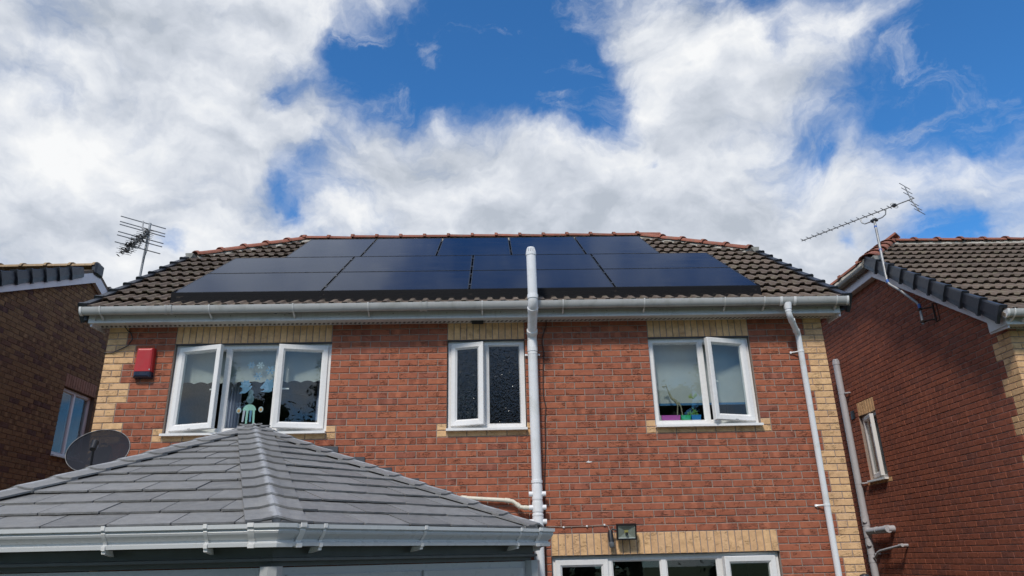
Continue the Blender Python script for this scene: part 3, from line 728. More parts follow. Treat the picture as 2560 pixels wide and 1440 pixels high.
# ---- soil stack
def collar(mb, p, q, r): mb.tube([p, q], r, 20)
SX = 4.925; st = MB()
path = [(SX, -.075, .05), (SX, -.075, 4.60), (SX, -.085, 4.65), (SX, -.115, 4.69), (SX, -.43, 4.905), (SX, -.46, 4.935), (SX, -.47, 4.975), (SX - .004, -.47, 5.545)]
st.tube(path, .055, 20); pipe = st.build('soil_pipe', PIPE, house, smooth=True)
for (p, q, r) in [((SX, -.075, 4.475), (SX, -.075, 4.53), .0605), ((SX, -.075, 4.53), (SX, -.075, 4.60), .058), ((SX, -.112, 4.685), (SX, -.155, 4.714), .0635), ((SX, -.385, 4.872), (SX, -.42, 4.896), .0615), ((SX, -.47, 4.985), (SX, -.47, 5.03), .0625),
                  ((SX, -.075, 3.0), (SX, -.075, 3.03), .062), ((SX, -.075, 2.83), (SX, -.075, 2.985), .0585), ((SX, -.075, 2.70), (SX, -.075, 2.80), .060), ((SX, -.075, 2.66), (SX, -.075, 2.68), .062), ((SX, -.075, 2.53), (SX, -.075, 2.655), .0595)]:
    c = MB(); collar(c, p, q, r); c.build('collar', PIPE, pipe, smooth=True)
for z in (2.885, 2.745, 2.60):
    for sg in (-1, 1):
        c = MB().tube([(SX + sg * .04, -.085, z), (SX + sg * .092, -.085, z)], .027, 14); c.build('boss', PIPE, pipe, smooth=True)
for z in (4.44,):
    c = MB(); collar(c, (SX, -.075, z), (SX, -.075, z + .022), .0575); c.box(SX - .085, SX + .085, -.02, -.012, z, z + .022)
    for sg in (-1, 1): c.tube([(SX + sg * .078, -.03, z + .011), (SX + sg * .078, -.012, z + .011)], .012, 8)
    c.build('pipe_clip', PIPE, pipe, smooth=True)
cw = MB(); cw.tube([(SX - .004, -.47, 5.515), (SX - .004, -.47, 5.55)], .060, 20)
for k in range(16):
    a = 2 * math.pi * k / 16; ca, sa = math.cos(a), math.sin(a); x, y = SX - .004, -.47
    cw.prism([(x + .052 * ca - .006 * sa, y + .052 * sa + .006 * ca, 5.55), (x + .058 * ca - .006 * sa, y + .058 * sa + .006 * ca, 5.55), (x + .048 * ca - .006 * sa, y + .048 * sa + .006 * ca, 5.60), (x + .042 * ca - .006 * sa, y + .042 * sa + .006 * ca, 5.60)], (.012 * sa, -.012 * ca, 0))
cw.tube([(SX - .004, -.47, 5.598), (SX - .004, -.47, 5.612)], [.050, .044], 20); cw.build('vent_cowl', PIPE, pipe)
wp = MB().tube([(4.09, .0, 2.865), (4.10, -.045, 2.865), (4.13, -.05, 2.863), (4.60, -.055, 2.828), (4.66, -.06, 2.815), (4.74, -.075, 2.755), (4.79, -.085, 2.745), (4.85, -.085, 2.745)], .0215, 12); wpo = wp.build('waste_pipe', WASTE, pipe, smooth=True)
for p, q in (((4.105, -.05, 2.865), (4.165, -.05, 2.86)), ((4.575, -.055, 2.83), (4.63, -.057, 2.822)), ((4.70, -.069, 2.785), (4.73, -.073, 2.762)), ((4.775, -.083, 2.747), (4.81, -.085, 2.745))): MB().tube([p, q], .026, 12).build('pipe_joint', WASTE, wpo, smooth=True)
MB().tube([(4.70, 0, 2.60), (4.71, -.05, 2.60), (4.74, -.075, 2.60), (4.85, -.085, 2.60)], .0215, 12).build('waste_pipe', WASTE, pipe, smooth=True)

# ---- rainwater downpipe
DX = 8.07; dp = MB(); path = [(7.895, -.30, 4.93), (7.895, -.30, 4.84), (7.90, -.295, 4.81), (7.915, -.275, 4.785), (8.05, -.085, 4.66), (8.064, -.065, 4.635), (DX, -.055, 4.60), (DX, -.055, .05)]
dp.tube(path, .034, 16); dpo = dp.build('downpipe', PIPE, house, smooth=True)
MB().tube([(7.895, -.30, 4.95), (7.895, -.30, 4.875)], [.05, .040], 16).build('outlet', PIPE, dpo, smooth=True)
for p, q in (((7.895, -.30, 4.862), (7.895, -.30, 4.845)), ((7.94, -.24, 4.765), (7.955, -.22, 4.75)), ((8.03, -.11, 4.68), (8.045, -.092, 4.666))): MB().tube([p, q], .0385, 16).build('collar', PIPE, dpo, smooth=True)
for z in (4.425, 2.70, 1.0):
    c = MB().tube([(DX, -.055, z), (DX, -.055, z + .022)], .0375, 16); c.tube([(DX - .02, -.06, z + .011), (DX - .07, -.03, z + .009), (DX - .105, -.016, z + .008)], .008, 8); c.tube([(DX - .105, -.022, z + .008), (DX - .105, -.01, z + .008)], .014, 10); c.build('pipe_clip', PIPE, dpo, smooth=True)
for x in (7.815, 7.975): 
    c = MB(); half_gutter(c, Vector((x - .014, -.3, R['zg'] + .012)), Vector((x + .014, -.3, R['zg'] + .012)), .063, .093, .008); c.build('gutter_union', UPVC, R['gut'], smooth=True)

# ---- cables on the wall
c = MB().tube([(5.10, -.03, 4.86), (5.098, -.012, 4.80), (5.075, -.010, 4.74), (5.05, -.010, 4.66), (5.045, -.009, 4.60), (5.06, -.009, 4.48), (5.045, -.009, 4.30), (5.038, -.009, 4.12), (5.035, -.009, 3.98), (5.06, -.009, 3.84), (5.045, -.009, 3.70), (5.038, -.009, 3.4), (5.01, -.009, 2.95), (4.998, -.009, 2.4), (4.998, -.009, 1.2)], .0065, 6)
tag(c.build('wall_cable', CABLE, None, smooth=True), 'thin brown cable running down the brick wall beside the soil pipe', 'cable')
cl = MB().tube([(5.0, -.006, 2.555), (5.09, -.007, 2.552), (5.20, -.007, 2.543), (5.38, -.007, 2.548), (5.45, -.007, 2.546), (5.55, -.007, 2.553), (5.64, -.007, 2.556), (5.675, -.01, 2.548), (5.685, -.02, 2.52), (5.69, -.05, 2.49)], .0048, 6)
wc = cl.build('lamp_cable', mat('grey_brown_cable', (.30, .21, .17), .6), None, smooth=True); tag(wc, 'thin pale cable clipped along the bricks to the floodlight', 'cable')
for x, z in ((5.2, 2.543), (5.45, 2.548), (5.64, 2.557)): MB().box(x - .009, x + .009, -.018, .001, z - .009, z + .009, c=.002).build('cable_clip', UPVC, wc)
lp = [(.20, -.05, 4.858)] + [(.20 + .10 * math.sin(a) * .9 + (0 if a < 1.6 else -.02), -.014, 4.70 + .12 * math.cos(a)) for a in [.3 * k for k in range(1, 8)]] + [(.10, -.012, 4.56), (.0, -.012, 4.555), (-.006, .02, 4.555)]
tag(MB().tube(lp, .006, 6).build('corner_cable', BLACK, None, smooth=True), 'loose black cable looping from the soffit round the buff brick corner', 'cable')

# ================================================================== solar panels
PT = thing
def panel(x, s, w, h, label, group):
    M = Matrix.Translation((x, PAN_Y + s * CT, PAN_Z + s * ST_)) @ Matrix.Rotation(TH, 4, 'X')
    o = bpy.data.objects.new('solar_panel', None); COL.objects.link(o); o.matrix_world = M; o.empty_display_size = .2
    o['label'] = label; o['category'] = 'solar panel'; o['group'] = group
    fr = MB(); t = .012
    for (a, b, c_, d) in ((0, w, 0, t), (0, w, h - t, h), (0, t, t, h - t), (w - t, w, t, h - t)): fr.box(a, b, c_, d, -.035, .0)
    fr.build('frame', FRAMEB, o)
    MB().box(t, w - t, t, h - t, -.008, -.0015).build('glass', SOLAR, o)
    MB().box(t, w - t, t, h - t, -.030, -.012).build('back_sheet', BLACK, o)
    for yy in (.22 * h, .78 * h): MB().box(w - .004, w + .026, yy - .03, yy + .03, -.004, .005, c=.001).build('clamp', FRAMEB, o)
    for q in (.25, .5, .75): MB().box(w * q - .02, w * q + .02, -.004, .003, -.03, .002).build('mesh_clip', BLACK, o)
    return o
LOC4 = ['above the three light window', 'above the bare brick between two windows', 'behind the tall white soil pipe', 'above the two light window']
for i in range(4): panel(.712 + i * 1.747, 0, 1.725, 1.07, 'black solar panel lying lengthways in the lowest row, ' + LOC4[i], 'lowest row of solar panels')
for i in range(4): panel(.712 + i * 1.747, 1.09, 1.725, 1.07, 'black solar panel lying lengthways in the middle row, ' + LOC4[i], 'middle row of solar panels')
LOC5 = ['end one towards the aerial with six rods', 'second from the aerial with six rods', 'middle one of five', 'second from the cranked aerial pole', 'end one towards the cranked aerial pole']
for i in range(5): panel(1.43 + i * 1.114, 2.18, 1.092, 1.58, 'upright black solar panel in the top row, ' + LOC5[i], 'top row of solar panels')
bmz = MB().box(-.001, 6.968, 0, .0015, -.185, -.004); bo = bmz.build('bird_mesh', BIRDM, None, loc=(.712, PAN_Y - .03, PAN_Z)); tag(bo, 'black wire bird mesh closing the gap below the lowest solar panels', 'wire mesh')
for x in (.712, 7.679):
    MB().prism([(0, 0, -.13), (0, .14, -.05), (0, .14, .085), (0, 0, -.004)], (.0015, 0, 0)).build('return_mesh', BIRDM, bo, loc=(x - .712, .0, 0))
rl = MB()
for s in (.25, .82, 1.34, 1.9, 2.6, 3.4):
    rl.box(.75 if s < 2.1 else 1.45, 7.64 if s < 2.1 else 6.95, s - .02, s + .02, -.10, -.036)
ro = rl.build('mounting_rail', FRAMEB, None); ro.matrix_world = Matrix.Translation((0, PAN_Y, PAN_Z)) @ Matrix.Rotation(TH, 4, 'X'); tag(ro, 'black mounting rails hidden under the solar panels', 'mounting rails')

# ================================================================== fittings on the wall
al = thing('alarm_box', 'red burglar alarm box with navy base on the brick wall', 'alarm', (.49, 0, 4.24))
b = MB(); loft(b, [[(-.088, y, .072), (.088, y, .072), (.084, y, .345), (-.084, y, .345)] if False else [(-.1 + e, y, .075), (.1 - e, y, .075), (.094 - e, y, .352 - e), (-.094 + e, y, .352 - e)] for y, e in ((.004, 0), (-.058, 0), (-.078, .012), (-.084, .03))]); b.build('cover', REDP, al)
b = MB(); loft(b, [[(-.098 + e, y, .003 + e), (.098 - e, y, .003 + e), (.0995 - e, y, .073), (-.0995 + e, y, .073)] for y, e in ((.004, 0), (-.056, 0), (-.076, .012), (-.081, .028))]); b.build('lens', NAVY, al)
MB().tube([(.082, -.07, .095), (.082, -.083, .095)], .008, 8).build('screw', STEEL, al)

fl = thing('flood_light', 'black square floodlight with a motion sensor above the ground floor window', 'floodlight', (5.855, 0, 2.46))
Mf = Matrix.Translation((0, -.13, .015)) @ Matrix.Rotation(math.radians(12), 4, 'X')
b = MB(); frame_loop(b, -.105, .105, -.08, .08, [(0, 0), (0, .05), (.016, .05), (.016, .02), (.014, .0)]); o = b.build('housing', BLACK, fl); o.matrix_local = Mf
b = MB().box(-.09, .09, .03, .06, -.065, .065, c=.01)
for k in range(7): b.box(-.085 + k * .027, -.079 + k * .027, .06, .085, -.06, .06)
o = b.build('heat_sink', BLACK, fl); o.matrix_local = Mf
REFL = mat('lamp_reflector', (.30, .30, .26), .4, .0)
b = MB().add([(-.09, .008, -.066), (.09, .008, -.066), (.09, .008, .066), (-.09, .008, .066), (-.02, .03, -.016), (.02, .03, -.016), (.02, .03, .016), (-.02, .03, .016)], [(0, 1, 5, 4), (1, 2, 6, 5), (2, 3, 7, 6), (3, 0, 4, 7)]); o = b.build('reflector', REFL, fl); o.matrix_local = Mf
b = MB().box(-.02, .02, .028, .032, -.016, .016); o = b.build('led', mat('led_yellow', (.55, .45, .12), .5), fl); o.matrix_local = Mf
b = MB().box(-.088, .088, .006, .010, -.066, -.056); o = b.build('lower_trim', UPVC, fl); o.matrix_local = Mf
b = MB().box(-.09, .09, .002, .004, -.066, .066); o = b.build('pane', GLASS, fl); o.matrix_local = Mf
b = MB().box(-.02, .02, -.06, .0, -.03, .03, c=.004); b.box(-.012, .012, -.14, -.05, -.012, .012); b.build('bracket', BLACK, fl)
b = MB(); b.tube([(-.105, -.09, .04), (-.15, -.085, .05), (-.165, -.09, .02)], .009, 8); b.tube([(-.165, -.075, .035), (-.167, -.085, -.02), (-.166, -.10, -.085)], [.024, .030, .029], 14); b.build('sensor_body', BLACK, fl, smooth=True)
b = MB().tube([(-.166, -.100, -.085), (-.165, -.108, -.118), (-.165, -.110, -.135)], [.030, .031, .022], 14); b.build('sensor_lens', mat('sensor_grey', (.10, .105, .11), .35), fl, smooth=True)

# outside lamp top just showing at the buff corner
lm = thing('wall_lamp', 'small dark wall lamp low on the buff brick corner', 'lamp', (8.32, 0, 1.86))
b = MB().tube([(0, -.10, .0), (0, -.10, .11), (0, -.10, .14), (0, -.10, .155)], [.055, .055, .045, .01], 16); b.build('body', mat('dark_grey_metal', (.05, .055, .065), .4, .5), lm, smooth=True)
MB().box(-.03, .03, -.06, 0, .03, .10, c=.004).build('bracket', BLACK, lm)

# satellite dish
ds = thing('satellite_dish', 'dark perforated oval satellite dish on the corner of the wall', 'satellite dish', (.12, 0, 3.2))
b = MB(); nr, na = 8, 40; vs_ = [(0, .0, 0)]
for i in range(1, nr + 1):
    r = i / nr
    for k in range(na): a = 2 * math.pi * k / na; vs_.append((.305 * r * math.cos(a), -.055 * r * r, .245 * r * math.sin(a)))
fs_ = [(0, 1 + k, 1 + (k + 1) % na) for k in range(na)]
for i in range(nr - 1):
    for k in range(na): a0 = 1 + i * na; fs_.append((a0 + k, a0 + na + k, a0 + na + (k + 1) % na, a0 + (k + 1) % na))
b.add(vs_, fs_); Md = Matrix.Translation((.215, -.36, .165)) @ Matrix.Rotation(math.radians(8), 4, 'Z') @ Matrix.Rotation(math.radians(-6), 4, 'Y') @ Matrix.Rotation(math.radians(-20), 4, 'X')
o = b.build('reflector', DISHM, ds, smooth=True); o.matrix_local = Md
DGM = mat('dish_metal', (.03, .032, .04), .45, .3)
b = MB().tube([(.306 * math.cos(2 * math.pi * k / 40), -.056, .246 * math.sin(2 * math.pi * k / 40)) for k in range(41)], .006, 6); o = b.build('rim', DGM, ds); o.matrix_local = Md
b = MB().box(-.09, .09, .01, .05, -.09, .09, c=.01); b.tube([(-.12, .02, -.05), (-.08, .03, .09), (0, .03, .13), (.08, .03, .09), (.12, .02, -.05)], .008, 6); o = b.build('back_plate', DGM, ds); o.matrix_local = Md
b = MB().tube([(.0, .0, .10), (.0, -.22, .10), (.04, -.28, .14), (.1, -.33, .16)], .017, 10); b.box(-.06, .06, -.012, 0, .0, .2, c=.003); b.build('wall_bracket', DGM, ds, smooth=True)
b = MB().tube([(-.02, -.03, -.235), (.0, -.16, -.20), (.05, -.30, -.10)], .011, 8); o = b.build('arm', DGM, ds); o.matrix_local = Md
b = MB().tube([(.05, -.32, -.13), (.05, -.29, -.03)], [.028, .034], 12); b.tube([(.05, -.30, -.07), (.02, -.23, -.045)], [.026, .034], 14); o = b.build('lnb', BLACK, ds, smooth=True); o.matrix_local = Md
b = MB().tube([(.03, -.245, -.05), (.015, -.215, -.04)], [.034, .036], 14); o = b.build('lnb_cap', mat('lnb_grey', (.34, .34, .36), .4), ds, smooth=True); o.matrix_local = Md

# ================================================================== garden room with slate roof
GC = (2.35, 0, 0); con = thing('conservatory', 'white framed garden room with grey slate effect roof and hip caps', 'conservatory', (2.4, -2.2, 0))
IM = Matrix.Translation((-2.4, 2.2, 0))
AP = Vector((2.35, -1.69, 3.365)); ZE = 2.412
EV = [Vector((.17, -.02, ZE)), Vector((.17, -3.13, ZE)), Vector((1.50, -4.46, ZE)), Vector((3.41, -4.46, ZE)), Vector((4.74, -3.13, ZE)), Vector((4.74, -.02, ZE))]
RW = Vector((2.35, -.02, 3.365))
def con_build(mb, name, m, parent, smooth=False, **kw):
    mb.v = [tuple(Vector(v) + Vector((-2.4, 2.2, 0))) for v in mb.v]; return mb.build(name, m, parent, smooth, **kw)
dk = MB()
faces = [[EV[0], EV[1], AP, RW], [EV[1], EV[2], AP], [EV[2], EV[3], AP], [EV[3], EV[4], AP], [EV[4], EV[5], RW, AP]]
for f in faces: dk.prism([p - Vector((0, 0, .006)) for p in f], (0, 0, -.06))
croof = con_build(dk, 'roof', SLATE, con)
def clip2(poly, planes):
    for (n_, d_) in planes:
        out = []
        for i in range(len(poly)):
            a, b = poly[i], poly[(i + 1) % len(poly)]; da, db = a[0] * n_[0] + a[1] * n_[1] - d_, b[0] * n_[0] + b[1] * n_[1] - d_
            if da <= 0: out.append(a)
            if (da < 0 < db) or (db < 0 < da): t = da / (da - db); out.append((a[0] + (b[0] - a[0]) * t, a[1] + (b[1] - a[1]) * t))
        poly = out
        if len(poly) < 3: return []
    return poly
SG, SW = .2265, .305
def slate_face(A, B, C, D=None, seed=0, single=True, rows=99):
    """slates on the plane of eave A-B with upper points C (and D)"""
    rnd = random.Random(seed); ux = (B - A).normalized(); nz = (B - A).cross(C - A).normalized()
    if nz.z < 0: nz = -nz
    uy = nz.cross(ux).normalized()
    if uy.z < 0: uy = -uy
    to = lambda p: ((p - A).dot(ux), (p - A).dot(uy))
    poly = [to(p) for p in ([A, B, D, C] if D else [A, B, C])]
    area = sum(poly[i][0] * poly[(i + 1) % len(poly)][1] - poly[(i + 1) % len(poly)][0] * poly[i][1] for i in range(len(poly)))
    if area < 0: poly = poly[::-1]
    planes = []
    for i in range(len(poly)):
        a, b = poly[i], poly[(i + 1) % len(poly)]; n_ = (b[1] - a[1], -(b[0] - a[0])); l = math.hypot(*n_); n_ = (n_[0] / l, n_[1] / l)
        planes.append((n_, n_[0] * a[0] + n_[1] * a[1] - (.0 if abs(n_[1] + 1) < 1e-3 else .02)))
    planes = [(n_, d_ + (.03 if abs(n_[1] + 1) < 1e-3 else 0)) for n_, d_ in planes]
    umin = min(p[0] for p in poly); umax = max(p[0] for p in poly); vmax = max(p[1] for p in poly)
    st = MB(); r = 0
    while r * SG < vmax and r < rows:
        u = umin - SW * (.5 if r % 2 else 1.0) - .11
        v0 = r * SG - .02 + rnd.uniform(-.003, .003)
        while u < umax:
            gap = .004; rect = [(u + gap, v0 + rnd.uniform(-.004, .004)), (u + SW - gap, v0 + rnd.uniform(-.004, .004)), (u + SW - gap, v0 + SG + .05), (u + gap, v0 + SG + .05)]
            # worn lower edge
            low = [(rect[0][0] + (rect[1][0] - rect[0][0]) * q / 6, rect[0][1] + (rect[1][1] - rect[0][1]) * q / 6 + (rnd.uniform(-.004, .004) if 0 < q < 6 else .004)) for q in range(7)]
            pg = clip2(low + rect[2:], planes); u += SW
            if len(pg) < 3: continue
            tl = rnd.uniform(-.002, .003)
            hgt = lambda v: .021 + tl - (v - v0) / (SG + .05) * .016
            P = [A + ux * p[0] + uy * p[1] + nz * hgt(p[1]) for p in pg]
            if single:
                m_ = MB(); m_.prism([p - nz * .010 for p in P], nz * .010); con_build(m_, 'slate', SLATE, croof)
            else: st.prism([p - nz * .010 for p in P], nz * .010)
        r += 1
    if st.v: con_build(st, 'side_slates', SLATE, croof, kind='stuff')
slate_face(EV[2], EV[3], AP, seed=1); slate_face(EV[3], EV[4], AP, seed=2)
slate_face(EV[1], EV[2], AP, seed=3, single=False); slate_face(EV[4], EV[5], AP, RW, seed=4, single=False); slate_face(EV[0], EV[1], RW, AP, seed=5, single=False)
def slate_cap_mat():
    m = SLATE.copy(); m.name = 'slate_cap'; nt = m.node_tree; N = NT(nt); b = nt.nodes['Principled BSDF']; src = b.inputs['Base Color'].links[0].from_socket
    t = nnew(nt, 'ShaderNodeTexCoord'); sx = nnew(nt, 'ShaderNodeSeparateXYZ'); nt.links.new(t.outputs['Object'], sx.inputs[0]); oi = nnew(nt, 'ShaderNodeObjectInfo')
    w_ = N.math('MULTIPLY_ADD', N.math('SUBTRACT', N.noise(t.outputs['Object'], 14, 6, .65, w=oi.outputs['Random']), .5), .10, N.math('ABSOLUTE', sx.outputs[1]))
    c = N.mix(N.smooth(w_, .008, .030, .55, 0), src, (.46, .47, .49)); nt.links.new(c, b.inputs['Base Color']); return m
SLCAP = slate_cap_mat()
def hip_caps(E, T, nA, nB, wing=.145, name='hip_cap'):
    """folded caps up a hip from eave end E to top T between planes with normals nA (left, +y side) and nB"""
    d = (T - E).normalized(); L = (T - E).length; z = ((nA + nB) / 2); z = (z - d * z.dot(d)).normalized(); y = z.cross(d)
    M0 = Matrix(((d.x, y.x, z.x, 0), (d.y, y.y, z.y, 0), (d.z, y.z, z.z, 0), (0, 0, 0, 1)))
    wA = nA.cross(d); wB = -nB.cross(d)
    if wA.dot(y) < 0: wA = -wA
    if wB.dot(y) > 0: wB = -wB
    loc = lambda v: Vector((v.dot(d), v.dot(y), v.dot(z)))
    a, b_ = loc(wA) * wing, loc(wB) * wing
    k = 0; pitch = L / round(L / .245)
    while k * pitch < L - .05:
        mb = MB(); ln = pitch + .04; t = .010; rnd = random.Random(k)
        def sec(x, h, bow): return [Vector((x + bow, 0, 0)) + b_ + Vector((0, 0, h)), Vector((x + bow * .5, 0, 0)) + b_ * .5 + Vector((0, 0, h - .004)), Vector((x, 0, h + .004)), Vector((x + bow * .5, 0, 0)) + a * .5 + Vector((0, 0, h - .004)), Vector((x + bow, 0, 0)) + a + Vector((0, 0, h))]
        lo, hi = sec(0, .040, rnd.uniform(-.02, -.008)), sec(ln, .026, -.01)
        up_ = lo + hi; dn = [p - Vector((0, 0, t)) for p in lo + hi]; f_ = []
        for i in range(4): f_ += [(i, i + 1, 5 + i + 1, 5 + i), (10 + i, 15 + i, 15 + i + 1, 10 + i + 1), (i, 10 + i, 10 + i + 1, i + 1), (5 + i, 5 + i + 1, 15 + i + 1, 15 + i)]
        f_ += [(0, 5, 15, 10), (4, 14, 19, 9)]
        mb.add(up_ + dn, f_)
        if k == 0: mb.prism([Vector((.012, 0, 0)) + q for q in [b_ * .97 - Vector((0, 0, .05)), b_ * .97 + Vector((0, 0, .036)), Vector((0, 0, .036)), a * .97 + Vector((0, 0, .036)), a * .97 - Vector((0, 0, .05)), Vector((0, 0, -.05))]], (.02, 0, 0))
        o = mb.build(name, SLCAP, croof)
        P = E + d * (k * pitch); o.matrix_local = Matrix.Translation(P + Vector((-2.4, 2.2, 0))) @ M0; k += 1
nrm = lambda A, B, C: ((lambda q: q if q.z > 0 else -q)((B - A).cross(C - A).normalized()))
nF = nrm(EV[2], EV[3], AP); nR = nrm(EV[3], EV[4], AP); nS = nrm(EV[4], EV[5], RW); nL = nrm(EV[1], EV[2], AP); nSL = nrm(EV[0], EV[1], RW)
hip_caps(EV[3] + Vector((0, 0, .0)), AP, nF, nR); hip_caps(EV[2], AP, nL, nF); hip_caps(EV[4], AP, nR, nS); hip_caps(EV[1], AP, nSL, nL)
hip_caps(AP + Vector((0, -.02, .0)), RW, nSL, nS, name='ridge_cap')
# stepped lead flashing on the house wall
for sg in (-1, 1):
    for k in range(8):
        x0_ = 2.35 + sg * (.08 + k * .30); zz = 3.365 - abs(x0_ - 2.35) * (3.365 - ZE) / 2.39
        q = MB().box(min(x0_, x0_ + sg * .31), max(x0_, x0_ + sg * .31), -.014 - .0015 * (k % 2), -.006, zz - .20, zz + .11); con_build(q, 'lead_flashing', LEAD, con)
# ogee gutter sweep
OG = [(.0, .0), (.004, -.09), (.066, -.100), (.076, -.099), (.078, -.082), (.064, -.077), (.064, -.068), (.078, -.056), (.094, -.044), (.099, -.034), (.094, -.024), (.109, -.019), (.110, .0), (.104, .0), (.100, -.012), (.088, -.020), (.062, -.072), (.010, -.082), (.006, .0)]
def sweep(mb, path, prof, z):
    n = len(path); loops = []
    for i, p in enumerate(path):
        def nv(a, b): d = (b - a).normalized(); return Vector((d.y, -d.x, 0))
        if i == 0: o = nv(path[0], path[1]); k = 1
        elif i == n - 1: o = nv(path[-2], path[-1]); k = 1
        else: a, b = nv(path[i - 1], path[i]), nv(path[i], path[i + 1]); o = (a + b).normalized(); k = 1 / max(.3, o.dot(a))
        loops.append([Vector((p.x, p.y, z)) + o * (u * k) + Vector((0, 0, w)) for u, w in prof])
    loft(mb, loops)
GP = [Vector((p.x, p.y, 0)) for p in EV]
gm = MB(); sweep(gm, GP, [(u + .0, w) for u, w in OG], ZE - .002); cg = con_build(gm, 'gutter', GUTG, con, False)
def gclip(i, t, wide, grow=.004, arm=True, nm='gutter_bracket'):
    a, b = GP[i], GP[i + 1]; d = (b - a).normalized(); p = a + (b - a) * t
    c = MB(); pr = [(u * 1.0 + (grow if u > .05 else -grow), w + (-grow if w < -.05 else grow)) for u, w in OG]
    sweep(c, [p - d * wide / 2, p + d * wide / 2], pr, ZE - .002)
    if arm:
        o = Vector((d.y, -d.x, 0)); q = p - d * wide / 2
        c.prism([Vector((q.x, q.y, ZE - .104)) + o * .072, Vector((q.x, q.y, ZE - .104)) + o * (-.0), Vector((q.x, q.y, ZE - .132)) - o * .02, Vector((q.x, q.y, ZE - .120)) + o * .070], d * wide)
    con_build(c, nm, UPVC, cg, True)
for i, t in ((2, .30), (2, .60), (2, .845), (3, .11), (3, .45), (3, .86), (1, .5), (4, .3), (4, .7)): gclip(i, t, .017)
for i, t in ((2, .955), (3, .045), (3, .955), (4, .03), (2, .045)): gclip(i, t, .030, .006, False, 'gutter_union')
# corner angles
for k in (2, 3, 4):
    a = GP[k] + (GP[k - 1] - GP[k]).normalized() * .07; b = GP[k] + (GP[k + 1] - GP[k]).normalized() * .05
    c = MB(); sweep(c, [a, GP[k], b], [(u + (.004 if u > .05 else -.004), w + (-.004 if w < -.05 else .003)) for u, w in OG], ZE - .002); con_build(c, 'gutter_angle', GUTG, cg, False)
# eaves beam, frames, glazing and blinds under the gutter
UPS = mat('frame_upvc', (.42, .425, .42), .32, dirt=((.25, .25, .23), .3, 3)); BEAM = mat('dark_beam', (.09, .095, .09), .5)
def inset(path, dd):
    out = []
    for i, p in enumerate(path):
        def nv(a, b): d = (b - a).normalized(); return Vector((d.y, -d.x, 0))
        if i == 0: out.append(p + nv(path[0], path[1]) * dd)
        elif i == len(path) - 1: out.append(p + nv(path[-2], path[-1]) * dd)
        else: a, b = nv(path[i - 1], path[i]), nv(path[i], path[i + 1]); o = (a + b).normalized(); out.append(p + o * dd / max(.3, o.dot(a)))
    return out
bm_ = MB(); sweep(bm_, GP, [(-.03, -.06), (-.03, -.150), (-.005, -.153), (-.004, -.166), (-.045, -.170), (-.045, -.190), (-.11, -.190), (-.11, -.06)], ZE); con_build(bm_, 'eaves_beam', BEAM, con)
WP = inset(GP, -.05)
for i in range(5):
    a, b = WP[i], WP[i + 1]; d = (b - a).normalized(); L = (b - a).length; rz = math.atan2(d.y, d.x)
    nl = 3 if i in (0, 4) else 2; h = ZE - .195 - .62
    o = window(con, (a.x - 2.4 + d.x * .05, a.y + 2.2 + d.y * .05, .62), rz, L - .10, h, [(k / nl, (k + 1) / nl, 'L' if i == 3 else 'F', 0.0, None) for k in range(nl)], yset=.0, um=UPS, hnd=False, sillp=.05)
    m_ = MB().box(0, L, .012, .10, .05, .60); q = m_.build('dwarf_wall', RED, con, loc=(a.x - 2.4, a.y + 2.2, 0), rot=(0, 0, rz))
    if i in (3,):
        for k in range(nl):
            bl = MB().box(.07, (L - .1) / nl - .07, .062, .066, .12, h - .05); bb = bl.build('blind', BLIND, con, loc=(a.x - 2.4 + d.x * (.05 + k * (L - .1) / nl), a.y + 2.2 + d.y * (.05 + k * (L - .1) / nl), .62), rot=(0, 0, rz))
for k in (1, 2, 3, 4):
    p = GP[k] + (Vector((2.4, -2, 0)) - GP[k]).normalized() * .05; c = MB().tube([(p.x, p.y, .05), (p.x, p.y, ZE - .19)], .055, 8); con_build(c, 'corner_post', UPS, con)
MB().box(-2.2, 2.3, -2.2, 2.15, .051, .09).build('floor', DARK, con)

